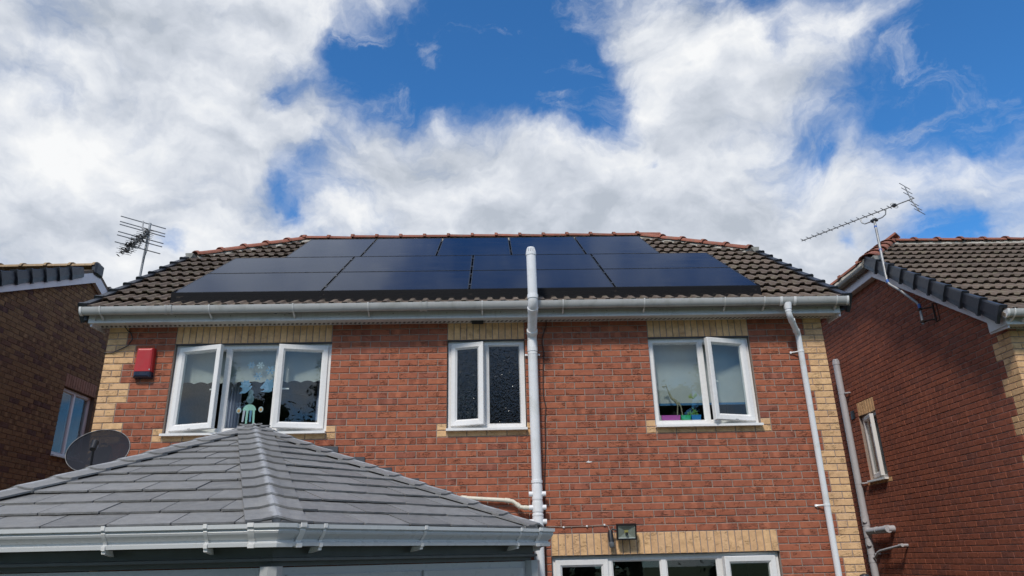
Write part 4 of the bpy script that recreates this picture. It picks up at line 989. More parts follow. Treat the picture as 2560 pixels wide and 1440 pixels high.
# ================================================================== house to the right
XR = 10.65; HR = Matrix.Translation((XR, 0, 0))
hr = thing('brick_house', 'dark red brick gable house with charcoal verge caps and aerial bracket', 'house', (XR, 0, 0))
ZO = -.17; zbr = .017
SWIN = (3.07, 3.63, 3.317, 4.367)
ztr = lambda y: 5.185 + ZO + TT * y
prof = [(.008, ztr(0) - .1), (2.28, ztr(2.28) - .12), (7.0 - 2.28, ztr(2.28) - .12), (6.992, ztr(0) - .1)]
sw_ = wall_core('gable_wall', hr, HR, 7.0, prof, [(SWIN[0] - .004, SWIN[1] + .004, SWIN[2] - .004, SWIN[3] + .004)], MORTAR, (0, 7.0, 0), -math.pi / 2)
red2, quo2, sol2 = [], [], []
def qwide(z): return math.floor((4.617 - z) / .225) % 2 == 0
for k in range(-1, 92):
    zc = zbr + .0375 + .075 * k
    if zc > ztr(2.28) - .15: break
    a, b = .0, 7.0
    if zc > 4.95: e = (zc - 4.95) / TT; a, b = e, 7.0 - e
    odd = k % 2; blocks = []
    if zc < 4.70:
        qw = .3375 if qwide(zc) else .225; blocks.append((7.0 - qw, 7.0))
        cl = [0, .1125, .3375] if (odd and qw > .3) else [0, .1125, .225] if odd else [0, .225, .3375] if qw > .3 else [0, .225]
        for p, q in zip(cl, cl[1:]): quo2.append((7.0 - (p + q) / 2, zc, q - p - .010, .065))
    if SWIN[2] - .03 < zc < SWIN[3]: blocks.append((SWIN[0], SWIN[1]))
    if SWIN[3] < zc < SWIN[3] + .225: blocks.append((SWIN[0], SWIN[1]))
    if SWIN[2] - .075 < zc < SWIN[2]: 
        blocks.append((SWIN[0] - .1, SWIN[1] + .1)); tmp = []; fill(tmp, SWIN[0] - .1, SWIN[1] + .1, zc, SWIN[0]); quo2 += tmp
    fill(red2, a, b, zc, 7.0 - (.1125 if odd else 0), blocks=blocks)
# the hidden far half of this wall need not be single bricks
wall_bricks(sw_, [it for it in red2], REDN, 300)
for it in quo2: obj('quoin_brick', brick_mesh(it[2], it[3], BUFF), None, sw_, loc=(it[0], random.uniform(-.0015, .0015), it[1]))
for i in range(7): obj('soldier_brick', brick_mesh(.07, .215, BUFF), None, sw_, loc=(SWIN[0] + (i + .5) * .08, 0, SWIN[3] + .1125))
rw = wall_core('wall', hr, HR, 8.4, [(.008, 4.73), (8.392, 4.73)], [], MORTAR, (0, 0, 0), 0)
it1, q1 = [], []
for k in range(0, 62):
    zc = zbr + .0375 + .075 * k; odd = k % 2; qw = .225 if qwide(zc) else .3375
    cl = [0, .225] if (not odd and qw < .3) else [0, .1125, .225] if qw < .3 else [0, .225, .3375] if not odd else [0, .1125, .3375]
    for p, q in zip(cl, cl[1:]): q1.append(((p + q) / 2, zc, q - p - .01, .065))
    fill(it1, qw, 8.4, zc, 0 if odd else .1125)
for it in q1:
    if it[1] > 3.4: obj('quoin_brick', brick_mesh(it[2], it[3], BUFF), None, rw, loc=(it[0], 0, it[1]))
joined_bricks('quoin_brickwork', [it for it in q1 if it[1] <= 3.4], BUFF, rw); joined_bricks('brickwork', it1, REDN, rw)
MB().box(.2, 8.2, 6.8, 6.98, 0, 4.7).build('front_wall', MORTAR, hr); MB().box(8.15, 8.39, .3, 6.8, 0, 4.7).build('far_wall', MORTAR, hr)
R2 = gable_roof(hr, -.22, 8.65, ZO, .92, 7.2, (-.20, 4.95), caps=(1, 1))
barge(hr, R2, -1, BARGE, 0.0)
for x in (-.12, .03): gutter_clip(R2['gut'], x, R2['zg'], UPVC)
for x in (.75, 1.7, 2.6): gutter_clip(R2['gut'], x, R2['zg'], UPVC)
c = MB(); xg = R2['fx'][0] - .045; half_gutter(c, Vector((xg - .012, -.3, R2['zg'])), Vector((xg + .02, -.3, R2['zg'])), .062, .092, .01); c.prism([Vector((xg, -.3, R2['zg'])) + Vector((0, .058 * math.cos(math.pi + math.pi * i / 10), .087 * math.sin(math.pi + math.pi * i / 10))) for i in range(11)], (.004, 0, 0)); c.build('gutter_stop_end', UPVC, R2['gut'], smooth=True)
window(hr, (0, 7.0 - SWIN[0] - .005, SWIN[2] + .003), -math.pi / 2, .55, 1.04, [(0, 1, 'L', math.radians(14), None)], hnd=False)
MB().box(.10, .12, 7 - SWIN[1], 7 - SWIN[0], 3.25, 4.45).build('net_curtain', BLIND, hr)
MB().box(-.012, .0, 4.04, 4.16, 4.36, 4.50).build('air_brick', BLACK, hr)
sp = thing('soil_stack', 'grey soil stack with slotted cowl beside the narrow gable window', 'pipe', (XR - .10, 4.16, 0))
MB().tube([(0, 0, .0), (0, 0, 5.38)], .055, 18).build('pipe', PIPEG, sp, smooth=True)
cw = MB().tube([(0, 0, 5.33), (0, 0, 5.37)], .060, 18)
for k in range(16):
    a = 2 * math.pi * k / 16; ca, sa = math.cos(a), math.sin(a)
    cw.prism([(.052 * ca - .006 * sa, .052 * sa + .006 * ca, 5.37), (.058 * ca - .006 * sa, .058 * sa + .006 * ca, 5.37), (.048 * ca - .006 * sa, .048 * sa + .006 * ca, 5.42), (.042 * ca - .006 * sa, .042 * sa + .006 * ca, 5.42)], (.012 * sa, -.012 * ca, 0))
cw.tube([(0, 0, 5.418), (0, 0, 5.43)], [.05, .044], 18); cw.build('vent_cowl', PIPEG, sp)
for z in (4.80, 3.28, 2.18):
    c = MB().tube([(0, 0, z), (0, 0, z + .02)], .0575, 18); c.box(.01, .085, -.10, .02, z, z + .02); c.tube([(.06, -.105, z + .01), (.1, -.105, z + .01)], .012, 8); c.build('pipe_clip', PIPEG, sp, smooth=True)
for z0, z1, r in ((2.62, 2.80, .060), (2.44, 2.60, .061), (2.30, 2.40, .060), (2.06, 2.10, .060)): MB().tube([(0, 0, z0), (0, 0, z1)], r, 18).build('collar', PIPEG, sp, smooth=True)
c = MB().tube([(0, 0, 2.53), (0, -.2, 2.535), (0, -.68, 2.55)], .052, 16); c.tube([(0, -.60, 2.548), (0, -.69, 2.55)], .058, 16); c.tube([(0, -.30, 2.538), (0, -.34, 2.54)], .058, 16); c.tube([(0, -.66, 2.55), (.1, -.66, 2.55)], .05, 12); c.build('branch_pipe', PIPEG, sp, smooth=True)
c = MB().tube([(0, -.03, 2.13), (0, -.10, 2.135), (0, -.22, 2.21), (0, -.32, 2.235), (0, -.88, 2.295), (0, -.98, 2.305)], .019, 10); c.tube([(0, -.90, 2.297), (0, -.99, 2.306)], .025, 10); c.tube([(0, -.96, 2.304), (.1, -.96, 2.304)], .02, 8); c.build('waste_pipe', PIPEG, sp, smooth=True)
for yy, z in ((-.055, 2.70), (-.058, 2.34)): MB().tube([(-.02, yy * .3, z), (-.045, yy * 1.3, z)], .033, 12).build('access_cap', PIPEG, sp, smooth=True)

# television aerial on the gable bracket
ta = thing('tv_aerial', 'long television aerial on a cranked pole over the dark red gable', 'aerial', (XR - .1, 1.40, 5.2))
TO = Vector((XR - .1, 1.40, 5.2))
def tl(*pts): return [Vector(p) - TO for p in pts]
m1 = MB().tube(tl((XR - .12, 1.41, 5.20), (XR - .12, 1.40, 5.48), (XR - .13, 1.42, 5.53), (XR - .22, 1.62, 5.80), (XR - .27, 1.74, 5.93), (XR - .28, 1.78, 6.0), (XR - .17, 1.945, 7.13)), .019, 12); m1.build('mast', STEEL, ta, smooth=True)
for p, q in (((XR - .12, 1.40, 5.44), (XR - .12, 1.40, 5.50)), ((XR - .275, 1.765, 5.97), (XR - .278, 1.78, 6.02)), ((XR - .227, 1.86, 6.53), (XR - .225, 1.863, 6.56)), ((XR - .188, 1.92, 6.95), (XR - .186, 1.923, 6.98))): MB().tube(tl(p, q), .0215, 10).build('tape', BLUE, ta)
b = MB()
for z in (5.24, 5.42): b.tube(tl((XR - .14, 1.40, z), (XR - .02, 1.30, z), (XR + .002, 1.28, z)), .011, 8); b.box(-.05, .0, -.03, .03, z - 5.2 - .012, z - 5.2 + .012)
b.tube(tl((XR - .006, 1.28, 5.2), (XR - .006, 1.28, 5.46)), .014, 8); b.tube(tl((XR - .006, 1.20, 5.2), (XR - .006, 1.20, 5.46)), .006, 6); b.tube(tl((XR - .006, 1.28, 5.46), (XR - .006, 1.20, 5.46)), .006, 6); b.tube(tl((XR - .006, 1.28, 5.2), (XR - .006, 1.20, 5.2)), .006, 6); b.build('wall_bracket', mat('rusty_steel', (.05, .032, .024), .7, .3), ta)
B0, B1 = Vector((9.75, 2.95, 7.20)), Vector((10.85, 1.42, 7.20)); bd = (B1 - B0).normalized(); bp = Vector((-bd.y, bd.x, 0)); BL = (B1 - B0).length
MB().tube(tl(B0, B1), .0095, 8).build('boom', STEEL, ta, smooth=True)
for k in range(16):
    p = B0 + bd * (.03 + k * .0985); MB().tube(tl(p - bp * .075 + Vector((0, 0, .006)), p + bp * .075 + Vector((0, 0, .006))), .0055, 6).build('director', ALU, ta)
p = B0 + bd * (BL - .30); lp = [p + bp * (.11 * math.cos(a)) + Vector((0, 0, .018 * math.sin(a))) + bd * .02 * math.sin(a) for a in [2 * math.pi * k / 20 for k in range(21)]]
MB().tube(tl(*lp), .0045, 6).build('dipole', STEEL, ta); MB().box(-.03, .03, -.02, .02, -.02, .025, Matrix.Translation(p - TO) @ Matrix.Rotation(math.atan2(bd.y, bd.x), 4, 'Z'), c=.004).build('dipole_box', BLACK, ta)
for sg in (-1, 1):
    r0 = B1 - bd * .05; r1 = B1 + bd * (.03) + Vector((0, 0, sg * .24)) - bd * (.0 if sg < 0 else .12)
    MB().tube(tl(r0, r1), .009, 6).build('reflector_arm', STEEL, ta)
    for t in (.3, .65, 1.0): q = r0 + (r1 - r0) * t; MB().tube(tl(q - bp * .17, q + bp * .17), .005, 6).build('reflector_rod', ALU, ta)
c0 = B0 + bd * 1.03; c1 = B0 + bd * 1.45; dn = Vector((0, 0, -.115))
MB().tube(tl(c0, c0 + dn * .7 + bd * .02, c0 + dn + bd * .06, c1 + dn - bd * .08, c1 + dn * .75 - bd * .02, c1), .0095, 8).build('cradle', STEEL, ta, smooth=True)
mt = Vector((XR - .172, 1.945, 7.075)); MB().box(-.05, .05, -.03, .03, -.022, .022, Matrix.Translation(mt - TO + Vector((0, 0, .01))) @ Matrix.Rotation(math.atan2(bd.y, bd.x), 4, 'Z'), c=.006).build('clamp', BLACK, ta)

# ================================================================== house to the left
XL = -2.6; hl = thing('brick_house', 'brown brick gable house with a ridge of buff tiles', 'house', (XL, 0, 0)); HL = Matrix.Translation((XL, 0, 0))
SL = .452; YA, ZA = 3.88, 7.21
ztl = lambda y: ZA - SL * abs(y - YA)
y0l, y1l = .2, 7.56
LW = (3.72, 4.68, 3.97, 5.07)
prof = [(0, ztl(y0l) - .12), (YA - y0l, ztl(YA) - .12), (y1l - y0l, ztl(y1l) - .12)]
lw = wall_core('gable_wall', hl, HL, y1l - y0l, prof, [(LW[0] - y0l - .004, LW[1] - y0l + .004, LW[2] - .004, LW[3] + .004)], MORTB, (0, y0l, 0), math.pi / 2)
itl = []
for k in range(-1, 96):
    zc = .045 + .0375 + .075 * k
    if zc < .05 or zc > ZA - .2: continue
    a, b = 0, y1l - y0l; e = (ZA - .13 - zc) / SL; a = max(a, YA - y0l - e); b = min(b, YA - y0l + e); blocks = []
    if LW[2] - .03 < zc < LW[3] + .225: blocks.append((LW[0] - y0l, LW[1] - y0l))
    fill(itl, a, b, zc, .1125 if k % 2 else 0, blocks=blocks)
wall_bricks(lw, itl, BROWN, 300)
PINK = brick_mat('pinkish_soldier_brick', [(0, (.30, .165, .12)), (1, (.34, .19, .14))], .3, .2, 0)
for i in range(13): w_ = (LW[1] - LW[0]) / 13; obj('soldier_brick', brick_mesh(round(w_ - .010, 3), .215, PINK), None, lw, loc=(LW[0] - y0l + (i + .5) * w_, -.002, LW[3] + .1125))
window(hl, (0, LW[0] + .005, LW[2] + .003), math.pi / 2, LW[1] - LW[0] - .01, LW[3] - LW[2] - .006, [(0, .48, 'F', 0, None), (.48, 1, 'F', 0, None)], yset=.07, um=BARGE)
MB().box(-7.5, -.3, y0l + .01, y0l + .26, 0, ztl(y0l) - .12).build('wall', MORTB, hl); MB().box(-7.5, -.3, y1l - .26, y1l - .01, 0, ztl(y1l) - .12).build('wall', MORTB, hl); MB().box(-7.7, -7.45, y0l, y1l, 0, ztl(y0l)).build('wall', MORTB, hl)
rf = MB(); 
for sg in (-1, 1):
    ye = YA + sg * 3.95; rf.prism([(-8, YA, ZA), (.08, YA, ZA), (.08, ye, ztl(ye)), (-8, ye, ztl(ye))], (0, 0, -.06))
lroof = rf.build('roof', TILE, hl)
rp = ridge_piece(.43, RIDGEB, .125)
for k in range(18): place('ridge_tile', rp, RIDGEB, lroof, along(Vector((.08, YA, ZA + .03)), Vector((-8, YA, ZA + .03))) @ Matrix.Translation((k * .42, 0, random.uniform(-.004, .004))))
thl = math.atan(SL); cl_, sl_ = math.cos(thl), math.sin(thl)
for sg in (-1, 1):
    vc = verge_cap(TG + .05, CAPM, 1 if sg > 0 else -1)
    for k in range(11):
        s_ = 3.95 / cl_ - TG * (k + 1); P = Vector((.085, YA + sg * (s_ + TG) * cl_, ZA - (s_ + TG) * sl_)); Q = P + Vector((0, -sg * cl_, sl_))
        place('verge_cap', vc, CAPM, lroof, along(P, Q))
    pb = [(.055, YA, ZA - .05), (.055, YA + sg * 3.9, ztl(YA + 3.9) - .05), (.055, YA + sg * 3.9, ztl(YA + 3.9) - .25), (.055, YA, ZA - .25)]
    bb = MB(); bb.prism(pb, (.022, 0, 0)); bb.prism([(0.002, YA, ZA - .235), (0.002, YA + sg * 3.9, ztl(YA + 3.9) - .235), (0.002, YA + sg * 3.9, ztl(YA + 3.9) - .225), (0.002, YA, ZA - .225)], (.055, 0, 0)); bb.build('barge_board', BARGE, hl)
MB().box(.02, .125, YA - .13, YA + .13, ZA - .13, ZA + .10, c=.03).build('apex_cap', CAPM, lroof)

# aerial beyond the left verge, fixed to the gable of the main house
tb = thing('tv_aerial', 'weathered aerial with six long rods and debris on a leaning pole', 'aerial', (-.30, 1.05, 5.0)); TO = Vector((-.30, 1.05, 5.0))
MB().tube(tl((-.05, 1.05, 5.05), (-.28, 1.05, 5.05), (-.30, 1.05, 5.1), (-.30, 1.05, 5.83), (-.285, 1.05, 6.40), (-.275, 1.04, 6.72)), .016, 10).build('mast', STEEL, tb, smooth=True)
def apx(u, v, y):
    d = FW + RT * ((u - 1280) / 1800) - UP * ((v - 720) / 1800); t = (y - CAM.y) / d.y; return CAM + d * t
rods = [((302.6, 540.3), (414, 571.8), 1.12), ((300.8, 553.5), (412.5, 584.9), 1.10), ((299.9, 560.7), (412.2, 591.9), 1.08), ((295.6, 578.5), (408, 609), 1.0), ((293.2, 587), (404.8, 617.2), .97), ((287.4, 604.3), (400.2, 634.4), .95)]
mids = []
for (a, b_, y) in rods:
    A_, B_ = apx(*a, y + .06), apx(*b_, y - .06); MB().tube(tl(A_, B_), .0075, 6).build('reflector_rod', ALU, tb); mids.append((A_ + B_) / 2)
MB().tube(tl(mids[0] + Vector((0, 0, .02)), mids[2], apx(366, 578, 1.05)), .010, 8).build('reflector_arm', STEEL, tb)
MB().tube(tl(apx(366, 578, 1.05), apx(346, 618, .96)), .010, 8).build('reflector_arm', STEEL, tb)
BA, BB_ = apx(372, 578, 1.05), apx(308, 630, .55)
MB().tube(tl(BA, BB_), .012, 8).build('boom', STEEL, tb)
bd = (BB_ - BA).normalized(); L_ = (BB_ - BA).length; rnd = random.Random(5)
xd = Vector((.93, -.1, -.25)).normalized()
for k in range(14):
    p = BA + bd * (L_ * (.05 + .93 * k / 13)); hl_ = .10 + .01 * (k % 3)
    for s_ in (-1, 1):
        q = p + Vector((0, 0, .03 * s_)); MB().tube(tl(q - xd * hl_, q - xd * .02, q + xd * .02, q + xd * hl_), .003, 5).build('director', ALU, tb)
# wind-blown debris caught on the boom
db = MB()
for k in range(240):
    t = rnd.random(); p = BA + bd * (L_ * t) + Vector((rnd.gauss(0, .022), rnd.gauss(0, .03), rnd.gauss(-.005, .028))) - TO
    if .18 < t < .24 or .52 < t < .55: continue
    d1 = Vector((rnd.uniform(-1, 1), rnd.uniform(-1, 1), rnd.uniform(-1, 1))).normalized() * rnd.uniform(.015, .05); d2 = Vector((rnd.uniform(-1, 1), rnd.uniform(-1, 1), rnd.uniform(-1, 1))).normalized() * rnd.uniform(.006, .018)
    db.add([p - d1, p + d2, p + d1, p - d2], [(0, 1, 2, 3)])
db.build('debris', mat('nest_debris', (.03, .026, .024), .9), tb, kind='stuff')
MB().tube(tl((-.28, 1.03, 6.62), (-.24, 1.02, 6.5), (-.25, 1.03, 6.3), (-.285, 1.03, 6.12)), .004, 5).build('cable', BLACK, tb)

# ================================================================== things in the windows
def blind(x0, x1, z0, z1, y, scal, m, trim, label):
    b = MB(); n_ = 44; loops_t = []; vs_ = []; fs_ = []
    for i in range(n_ + 1):
        x = x0 + (x1 - x0) * i / n_; zb = z0 + (scal * abs(math.sin(i * math.pi / 4)) if scal else 0)
        for yy in (y, y + .003): vs_ += [(x, yy, z1), (x, yy, zb)]
    for i in range(n_):
        a = i * 4; c = a + 4; fs_ += [(a, c, c + 1, a + 1), (a + 2, a + 3, c + 3, c + 2), (a + 1, c + 1, c + 3, a + 3)]
    b.add(vs_, fs_); t = thing('roller_blind', label, 'blind', ((x0 + x1) / 2, y, z0)); o = b.build('fabric', m, t); o.location = (-(x0 + x1) / 2, -y, -z0)
    r = MB().tube([(x0 - .01, y + .02, z1 + .01), (x1 + .01, y + .02, z1 + .01)], .022, 12); r.build('roller', UPVC, t, loc=(-(x0 + x1) / 2, -y, -z0))
    if trim: MB().box(x0, x1, y - .003, y - .001, z0, z0 + .025).build('trim', trim, t, loc=(-(x0 + x1) / 2, -y, -z0))
    return t
blind(.84, 2.53, 4.215, 4.62, .165, .022, BLIND, None, 'pale scalloped roller blind behind the three light window')
blind(6.36, 7.44, 3.875, 4.62, .20, 0, BLIND, mat('blue_trim', (.03, .12, .25), .7), 'pale roller blind with blue hem behind the two light window')
def curtain(x0, x1, z0, z1, y, label, m=CURT):
    b = MB(); n_ = 24; vs_ = []; fs_ = []
    for i in range(n_ + 1):
        x = x0 + (x1 - x0) * i / n_; yy = y + .02 * math.sin(i * 1.3)
        vs_ += [(x, yy, z0), (x, yy, z1), (x, yy + .004, z1), (x, yy + .004, z0)]
    for i in range(n_): a = 4 * i; fs_ += [(a, a + 4, a + 5, a + 1), (a + 2, a + 6, a + 7, a + 3), (a + 1, a + 5, a + 6, a + 2), (a, a + 3, a + 7, a + 4)]
    b.add(vs_, fs_); o = b.build('curtain', m); tag(o, label, 'curtain')
curtain(1.33, 1.50, 3.64, 4.6, .33, 'lilac curtain hanging behind the mullion of the three light window')
curtain(2.38, 2.56, 3.64, 4.6, .33, 'lilac curtain at the end of the three light window above the shell')
DEC = mat('sticker_blue', (.12, .25, .40), .6); DECW = mat('sticker_white', (.40, .50, .56), .6)
def flake(x, z, r, label, m):
    b = MB()
    for k in range(6):
        a = math.pi * k / 3; ca, sa = math.cos(a), math.sin(a); t = r * .09
        b.prism([(-t * sa, 0, t * ca), (r * ca - t * sa, 0, r * sa + t * ca), (r * ca + t * sa, 0, r * sa - t * ca), (t * sa, 0, -t * ca)], (0, .001, 0))
        for q in (.55,):
            for s_ in (-1, 1):
                a2 = a + s_ * .9; p = (q * r * ca, q * r * sa); e = (p[0] + .3 * r * math.cos(a2), p[1] + .3 * r * math.sin(a2)); nx, nz = -math.sin(a2) * t * .7, math.cos(a2) * t * .7
                b.prism([(p[0] + nx, -.0005, p[1] + nz), (e[0] + nx, -.0005, e[1] + nz), (e[0] - nx, -.0005, e[1] - nz), (p[0] - nx, -.0005, p[1] - nz)], (0, .001, 0))
    o = b.build('snowflake_sticker', m, None, loc=(x, .083, z)); tag(o, label, 'sticker')
flake(1.66, 4.41, .045, 'faint blue snowflake sticker on the middle pane furthest from the others', DEC)
flake(1.765, 4.405, .045, 'white snowflake sticker high on the middle pane', DECW)
flake(1.885, 4.345, .055, 'blue snowflake sticker beside the open right casement', DEC)
flake(1.75, 4.275, .05, 'pale blue snowflake sticker at the hem of the blind', DEC)
EGG = []
def outline(name, pts, x, z, sc, m, label, cat, y=.083):
    b = MB(); n_ = len(pts); V_ = [(p[0] * sc, 0, p[1] * sc) for p in pts] + [(p[0] * sc, .0012, p[1] * sc) for p in pts]
    b.add(V_, [tuple(range(n_)), tuple(range(n_, 2 * n_))[::-1]] + [(i, (i + 1) % n_, n_ + (i + 1) % n_, n_ + i) for i in range(n_)])
    o = b.build(name, m, None, loc=(x, y, z)); tag(o, label, cat); EGG.append(o); return o
BIRD = [(-.5, -.62), (.1, -.58), (.42, -.3), (.62, .02), (.5, .1), (.3, -.05), (.52, .3), (.35, .32), (.25, .6), (.05, .5), (-.15, .62), (-.2, .4), (-.45, .42), (-.32, .18), (-.5, .02), (-.25, -.1), (-.2, -.35)]
SLEIGH = [(-.55, -.55), (.2, -.62), (.5, -.5), (.45, -.3), (.62, -.05), (.5, .05), (.62, .25), (.45, .3), (.5, .6), (.2, .45), (-.1, .62), (-.2, .35), (-.4, .1), (-.62, -.2), (-.45, -.3), (-.25, -.25), (-.2, -.4)]
outline('bird_sticker', BIRD, 1.615, 4.155, .13, DEC, 'pale blue winged sticker below the blind hem', 'sticker'); outline('sleigh_sticker', SLEIGH, 1.865, 4.165, .13, DEC, 'pale blue sleigh shaped sticker below the blind hem', 'sticker')
GOLD = mat('sticker_gold', (.55, .30, .12), .6)
for x, z, l in ((1.573, 3.88, 'small gold egg sticker beside the curtain'), (1.82, 3.89, 'small gold egg sticker beside the open right casement')):
    outline('egg_sticker', [(.5 * math.cos(a), .6 * math.sin(a)) for a in [2 * math.pi * k / 14 for k in range(14)]], x, z, .055, DECW, l, 'sticker'); MB().prism([(.016 * math.cos(a), -.0012, -.004 + .019 * math.sin(a)) for a in [2 * math.pi * k / 12 for k in range(12)]], (0, .001, 0)).build('egg_mark', GOLD, EGG[-1])
jf = thing('paper_jellyfish', 'childs paper jellyfish hanging on the middle pane', 'craft', (1.69, .083, 3.88))
AQ = mat('craft_aqua', (.32, .55, .48), .7); LI = mat('craft_lilac', (.45, .45, .55), .7)
b = MB(); b.prism([(.075 * math.cos(a), 0, .07 * math.sin(a)) for a in [math.pi * k / 12 for k in range(13)]], (0, .0015, 0)); b.build('bell', AQ, jf)
for i, x in enumerate((-.055, -.02, .018, .052)): q = MB().prism([(x - .013, 0, 0), (x + .013, 0, 0), (x * 1.15 + .010, 0, -.13 - .02 * (i % 2)), (x * 1.15 - .010, 0, -.13 - .02 * (i % 2))], (0, .0015, 0)); q.build('tentacle', (LI, AQ, DEC, AQ)[i], jf)
b = MB(); b.prism([(.042 * math.cos(a), 0, .13 + .055 * math.sin(a)) for a in [2 * math.pi * k / 16 for k in range(16)]], (0, .0012, 0)); b.prism([(.03 * math.cos(a), -.0014, .20 + .038 * math.sin(a)) for a in [2 * math.pi * k / 16 for k in range(16)]], (0, .0012, 0)); b.build('bauble', mat('craft_dark_aqua', (.07, .13, .16), .4), jf)
def sprig(x, z, y, sc, m, label, nm, cat, n_=14, seed=1, spread=1.0):
    rnd = random.Random(seed); b = MB(); t = MB()
    for k in range(n_):
        a = rnd.uniform(.3, 2.84); l = rnd.uniform(.4, 1) * sc; e = Vector((math.cos(a) * l * spread, rnd.uniform(-.02, .02), math.sin(a) * l)); b.tube([(0, 0, 0), tuple(e * .6 + Vector((rnd.uniform(-.01, .01), 0, 0))), tuple(e)], .0028, 5)
        for q in range(3): p = e * rnd.uniform(.6, 1) + Vector((rnd.uniform(-.012, .012), 0, rnd.uniform(-.012, .012))); d = Vector((rnd.uniform(-1, 1), 0, rnd.uniform(-1, 1))).normalized() * .012; b.add([p - d, p + Vector((d.z, -.004, -d.x)) * .5, p + d, p - Vector((d.z, .004, -d.x)) * .5], [(0, 1, 2, 3)])
    o = b.build(nm, m, None, loc=(x, y, z)); tag(o, label, cat); return o
CORAL = mat('coral_pink', (.50, .30, .24), .8)
sprig(1.09, 3.642, .15, .16, CORAL, 'pink branching ornament on the sill near the outer jamb', 'coral_ornament', 'ornament', 12, 2, .6); sprig(1.20, 3.642, .15, .19, CORAL, 'taller pink branching ornament beside the mullion', 'coral_ornament', 'ornament', 12, 4, .4)
b = MB(); b.tube([(0, 0, .0), (0, 0, .05), (.01, 0, .11), (.02, 0, .14)], [.04, .06, .045, .02], 12); tag(b.build('shell_ornament', mat('shell', (.32, .27, .23), .7), None, True, loc=(2.47, .17, 3.642)), 'brown shell shaped ornament on the sill beside the lilac curtain', 'ornament')
def trough(x0, x1, m, label):
    w_ = x1 - x0; b = MB(); loft(b, [[(-w_ / 2 + e, -.04 + e, z), (w_ / 2 - e, -.04 + e, z), (w_ / 2 - e, .04 - e, z), (-w_ / 2 + e, .04 - e, z)] for z, e in ((0, .01), (.09, .0), (.105, -.003), (.105, .006), (.03, .012))]); tag(b.build('plant_tub', m, None, loc=((x0 + x1) / 2, .15, 3.640)), label, 'tub')
trough(6.40, 6.615, mat('tub_pink', (.42, .09, .36), .45), 'pink plastic tub on the window sill'); trough(6.625, 6.735, mat('tub_green', (.02, .33, .12), .45), 'green plastic tub on the window sill'); trough(6.745, 6.855, mat('tub_blue', (.02, .17, .42), .45), 'blue plastic tub on the window sill')
gi = MB(); gi.tube([(0, 0, 0), (.015, 0, .11), (.0, 0, .16), (-.05, 0, .20), (-.085, 0, .30), (-.10, 0, .345)], [.006, .007, .02, .014, .009, .008], 8); gi.tube([(-.09, 0, .345), (-.145, 0, .335)], [.012, .007], 8); gi.tube([(.06, 0, 0), (.05, 0, .10), (.02, 0, .15)], [.006, .007, .018], 8); gi.tube([(-.10, 0, .345), (-.10, 0, .37)], .003, 5)
tag(gi.build('giraffe_figure', mat('giraffe', (.26, .25, .17), .7, dirt=((.04, .035, .03), .9, 60)), None, True, loc=(6.58, .10, 3.742)), 'small spotted giraffe figure above the pink tub', 'ornament')
sprig(6.79, 3.74, .16, .10, mat('leaf_green', (.10, .24, .05), .6), 'small green plant in the blue tub', 'pot_plant', 'plant', 16, 9); sprig(6.785, 3.93, .11, .07, mat('leaf_lime', (.30, .36, .14), .6), 'pale green leaf sticker high on the fixed pane', 'leaf_sticker', 'sticker', 14, 8)
b = MB().box(-.022, .022, -.02, .02, 0, .11, c=.004); b.tube([(0, 0, .11), (0, 0, .16)], [.012, .012], 8); tag(b.build('bottle', mat('bottle_white', (.5, .52, .5), .4), None, False, loc=(6.375, .14, 3.640)), 'pale square bottle beside the pink tub', 'bottle')
b = MB().tube([(0, 0, 0), (0, 0, .02), (0, 0, .10), (0, 0, .15), (0, 0, .17)], [.030, .035, .033, .018, .017], 14); o = b.build('toiletry_bottle', mat('bottle_blue', (.02, .16, .42), .4), None, True, loc=(4.12, .15, 3.71)); tag(o, 'blue bottle standing behind the patterned casement glass', 'bottle'); 
MB().tube([(0, 0, -.065), (0, 0, .0)], [.03, .034], 14).build('label_band', mat('bottle_cream', (.55, .45, .25), .5), o, True)
b = MB().tube([(0, 0, 0), (0, 0, .13), (0, 0, .15)], [.03, .03, .012], 14); tag(b.build('toiletry_bottle', mat('bottle_pale', (.45, .48, .5), .4), None, True, loc=(4.055, .15, 3.642)), 'pale bottle at the jamb behind patterned glass', 'bottle')

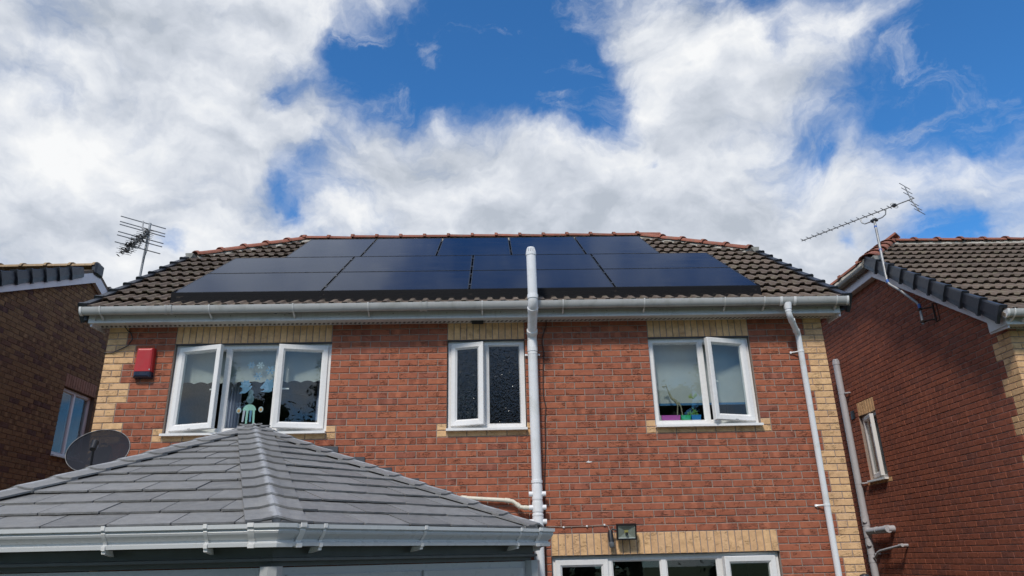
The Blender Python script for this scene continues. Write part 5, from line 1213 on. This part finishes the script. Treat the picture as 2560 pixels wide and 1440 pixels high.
# ================================================================== garden trees that the windows mirror
LEAFM = mat('leaf', (.045, .075, .024), .6, grain=.4, gscale=3); LEAFD = mat('conifer_leaf', (.022, .042, .020), .7, grain=.4, gscale=3); LEAFR = mat('red_leaf', (.20, .035, .040), .6, grain=.3, gscale=3); BARK = mat('bark', (.08, .06, .045), .9)
def tree(x, y, h, rad, label, leaf, conifer=False, nleaf=16000, seed=1, ls=.085):
    rnd = random.Random(seed); t = thing('conifer_tree' if conifer else 'broadleaf_tree', label, 'tree', (x, y, 0)); tr = MB()
    tr.tube([(0, 0, 0), (.05, .02, h * .3), (-.03, .05, h * .6), (.02, 0, h * .95)], [h * .03, h * .024, h * .015, .01], 10)
    limbs = []
    for k in range(18):
        z = h * rnd.uniform(.25, .9); a = rnd.uniform(0, 6.28); l = (rad * (1.05 - z / h) * .9 if conifer else rad * rnd.uniform(.4, .7) * (1.15 - z / h)); e = Vector((math.cos(a) * l, math.sin(a) * l, z + (-.1 if conifer else .35) * l)); tr.tube([(0, 0, z), tuple(e * .5 + Vector((0, 0, z * .5 + .1))), tuple(e)], [.05, .035, .012], 6); limbs.append(e)
    tr.build('trunk', BARK, t)
    cl = []
    for k in range(90):
        if conifer: z = h * rnd.uniform(.12, .99); rr = rad * (1.04 - z / h); a = rnd.uniform(0, 6.28); q = math.sqrt(rnd.random()); cl.append((Vector((math.cos(a) * rr * q, math.sin(a) * rr * q, z)), .35 + .4 * rr / rad))
        else:
            d = Vector((rnd.gauss(0, 1), rnd.gauss(0, 1), rnd.gauss(0, 1))).normalized(); q = rnd.uniform(.35, 1.0); cl.append((Vector((d.x * rad * q, d.y * rad * q, h * .64 + d.z * h * .33 * q)), rnd.uniform(.45, .9)))
    c = MB()
    for k in range(nleaf):
        ctr, r = rnd.choice(cl); p = ctr + Vector((rnd.gauss(0, .40), rnd.gauss(0, .40), rnd.gauss(0, .36))) * r
        a = Vector((rnd.gauss(0, 1), rnd.gauss(0, 1), rnd.gauss(0, .6))).normalized() * ls * rnd.uniform(.6, 1.3); b = a.cross(Vector((rnd.gauss(0, 1), rnd.gauss(0, 1), rnd.gauss(0, 1)))).normalized() * ls * .42
        c.add([p - a, p + b, p + a, p - b], [(0, 1, 2, 3)])
    for ctr, r in cl:                                            # dense inner foliage
        n0 = len(c.v); rr = r * (.50 if conifer else .62)
        for i in range(5):
            for j in range(7):
                th_, ph = math.pi * (i + .5) / 5, 2 * math.pi * j / 7; q = rr * rnd.uniform(.75, 1.2); c.v.append((ctr.x + q * math.sin(th_) * math.cos(ph), ctr.y + q * math.sin(th_) * math.sin(ph), ctr.z + q * math.cos(th_)))
        for i in range(4):
            for j in range(7): c.f.append((n0 + i * 7 + j, n0 + i * 7 + (j + 1) % 7, n0 + (i + 1) * 7 + (j + 1) % 7, n0 + (i + 1) * 7 + j))
        c.f += [tuple(n0 + j for j in range(7)), tuple(n0 + 28 + j for j in range(7))]
    me = bpy.data.meshes.new('crown'); me.from_pydata([tuple(v) for v in c.v], [], c.f); me.update(); obj('crown', me, leaf, t)
tree(-6.5, -20, 10.6, 3.8, 'tall leafy tree at the far corner of the garden', LEAFM, seed=2)
tree(-1.5, -21, 10.2, 3.8, 'round leafy tree mirrored in the three light window', LEAFM, seed=11)
tree(3.0, -20, 9.8, 3.4, 'spreading leafy tree in the middle of the garden end', LEAFM, seed=5)
tree(6.6, -17, 9.8, 2.7, 'dark conifer behind the lawn mirrored in patterned glass', LEAFD, True, seed=3)
tree(9.6, -20, 9.3, 3.4, 'leafy tree standing between the two conifers', LEAFM, seed=8)
tree(13.0, -18, 11.2, 2.6, 'dark conifer mirrored in the open casement of the two light window', LEAFD, True, seed=7)
tree(5.6, -13.5, 5.2, 1.2, 'small red leaved ornamental tree on the lawn', LEAFR, seed=6, nleaf=6000, ls=.05)
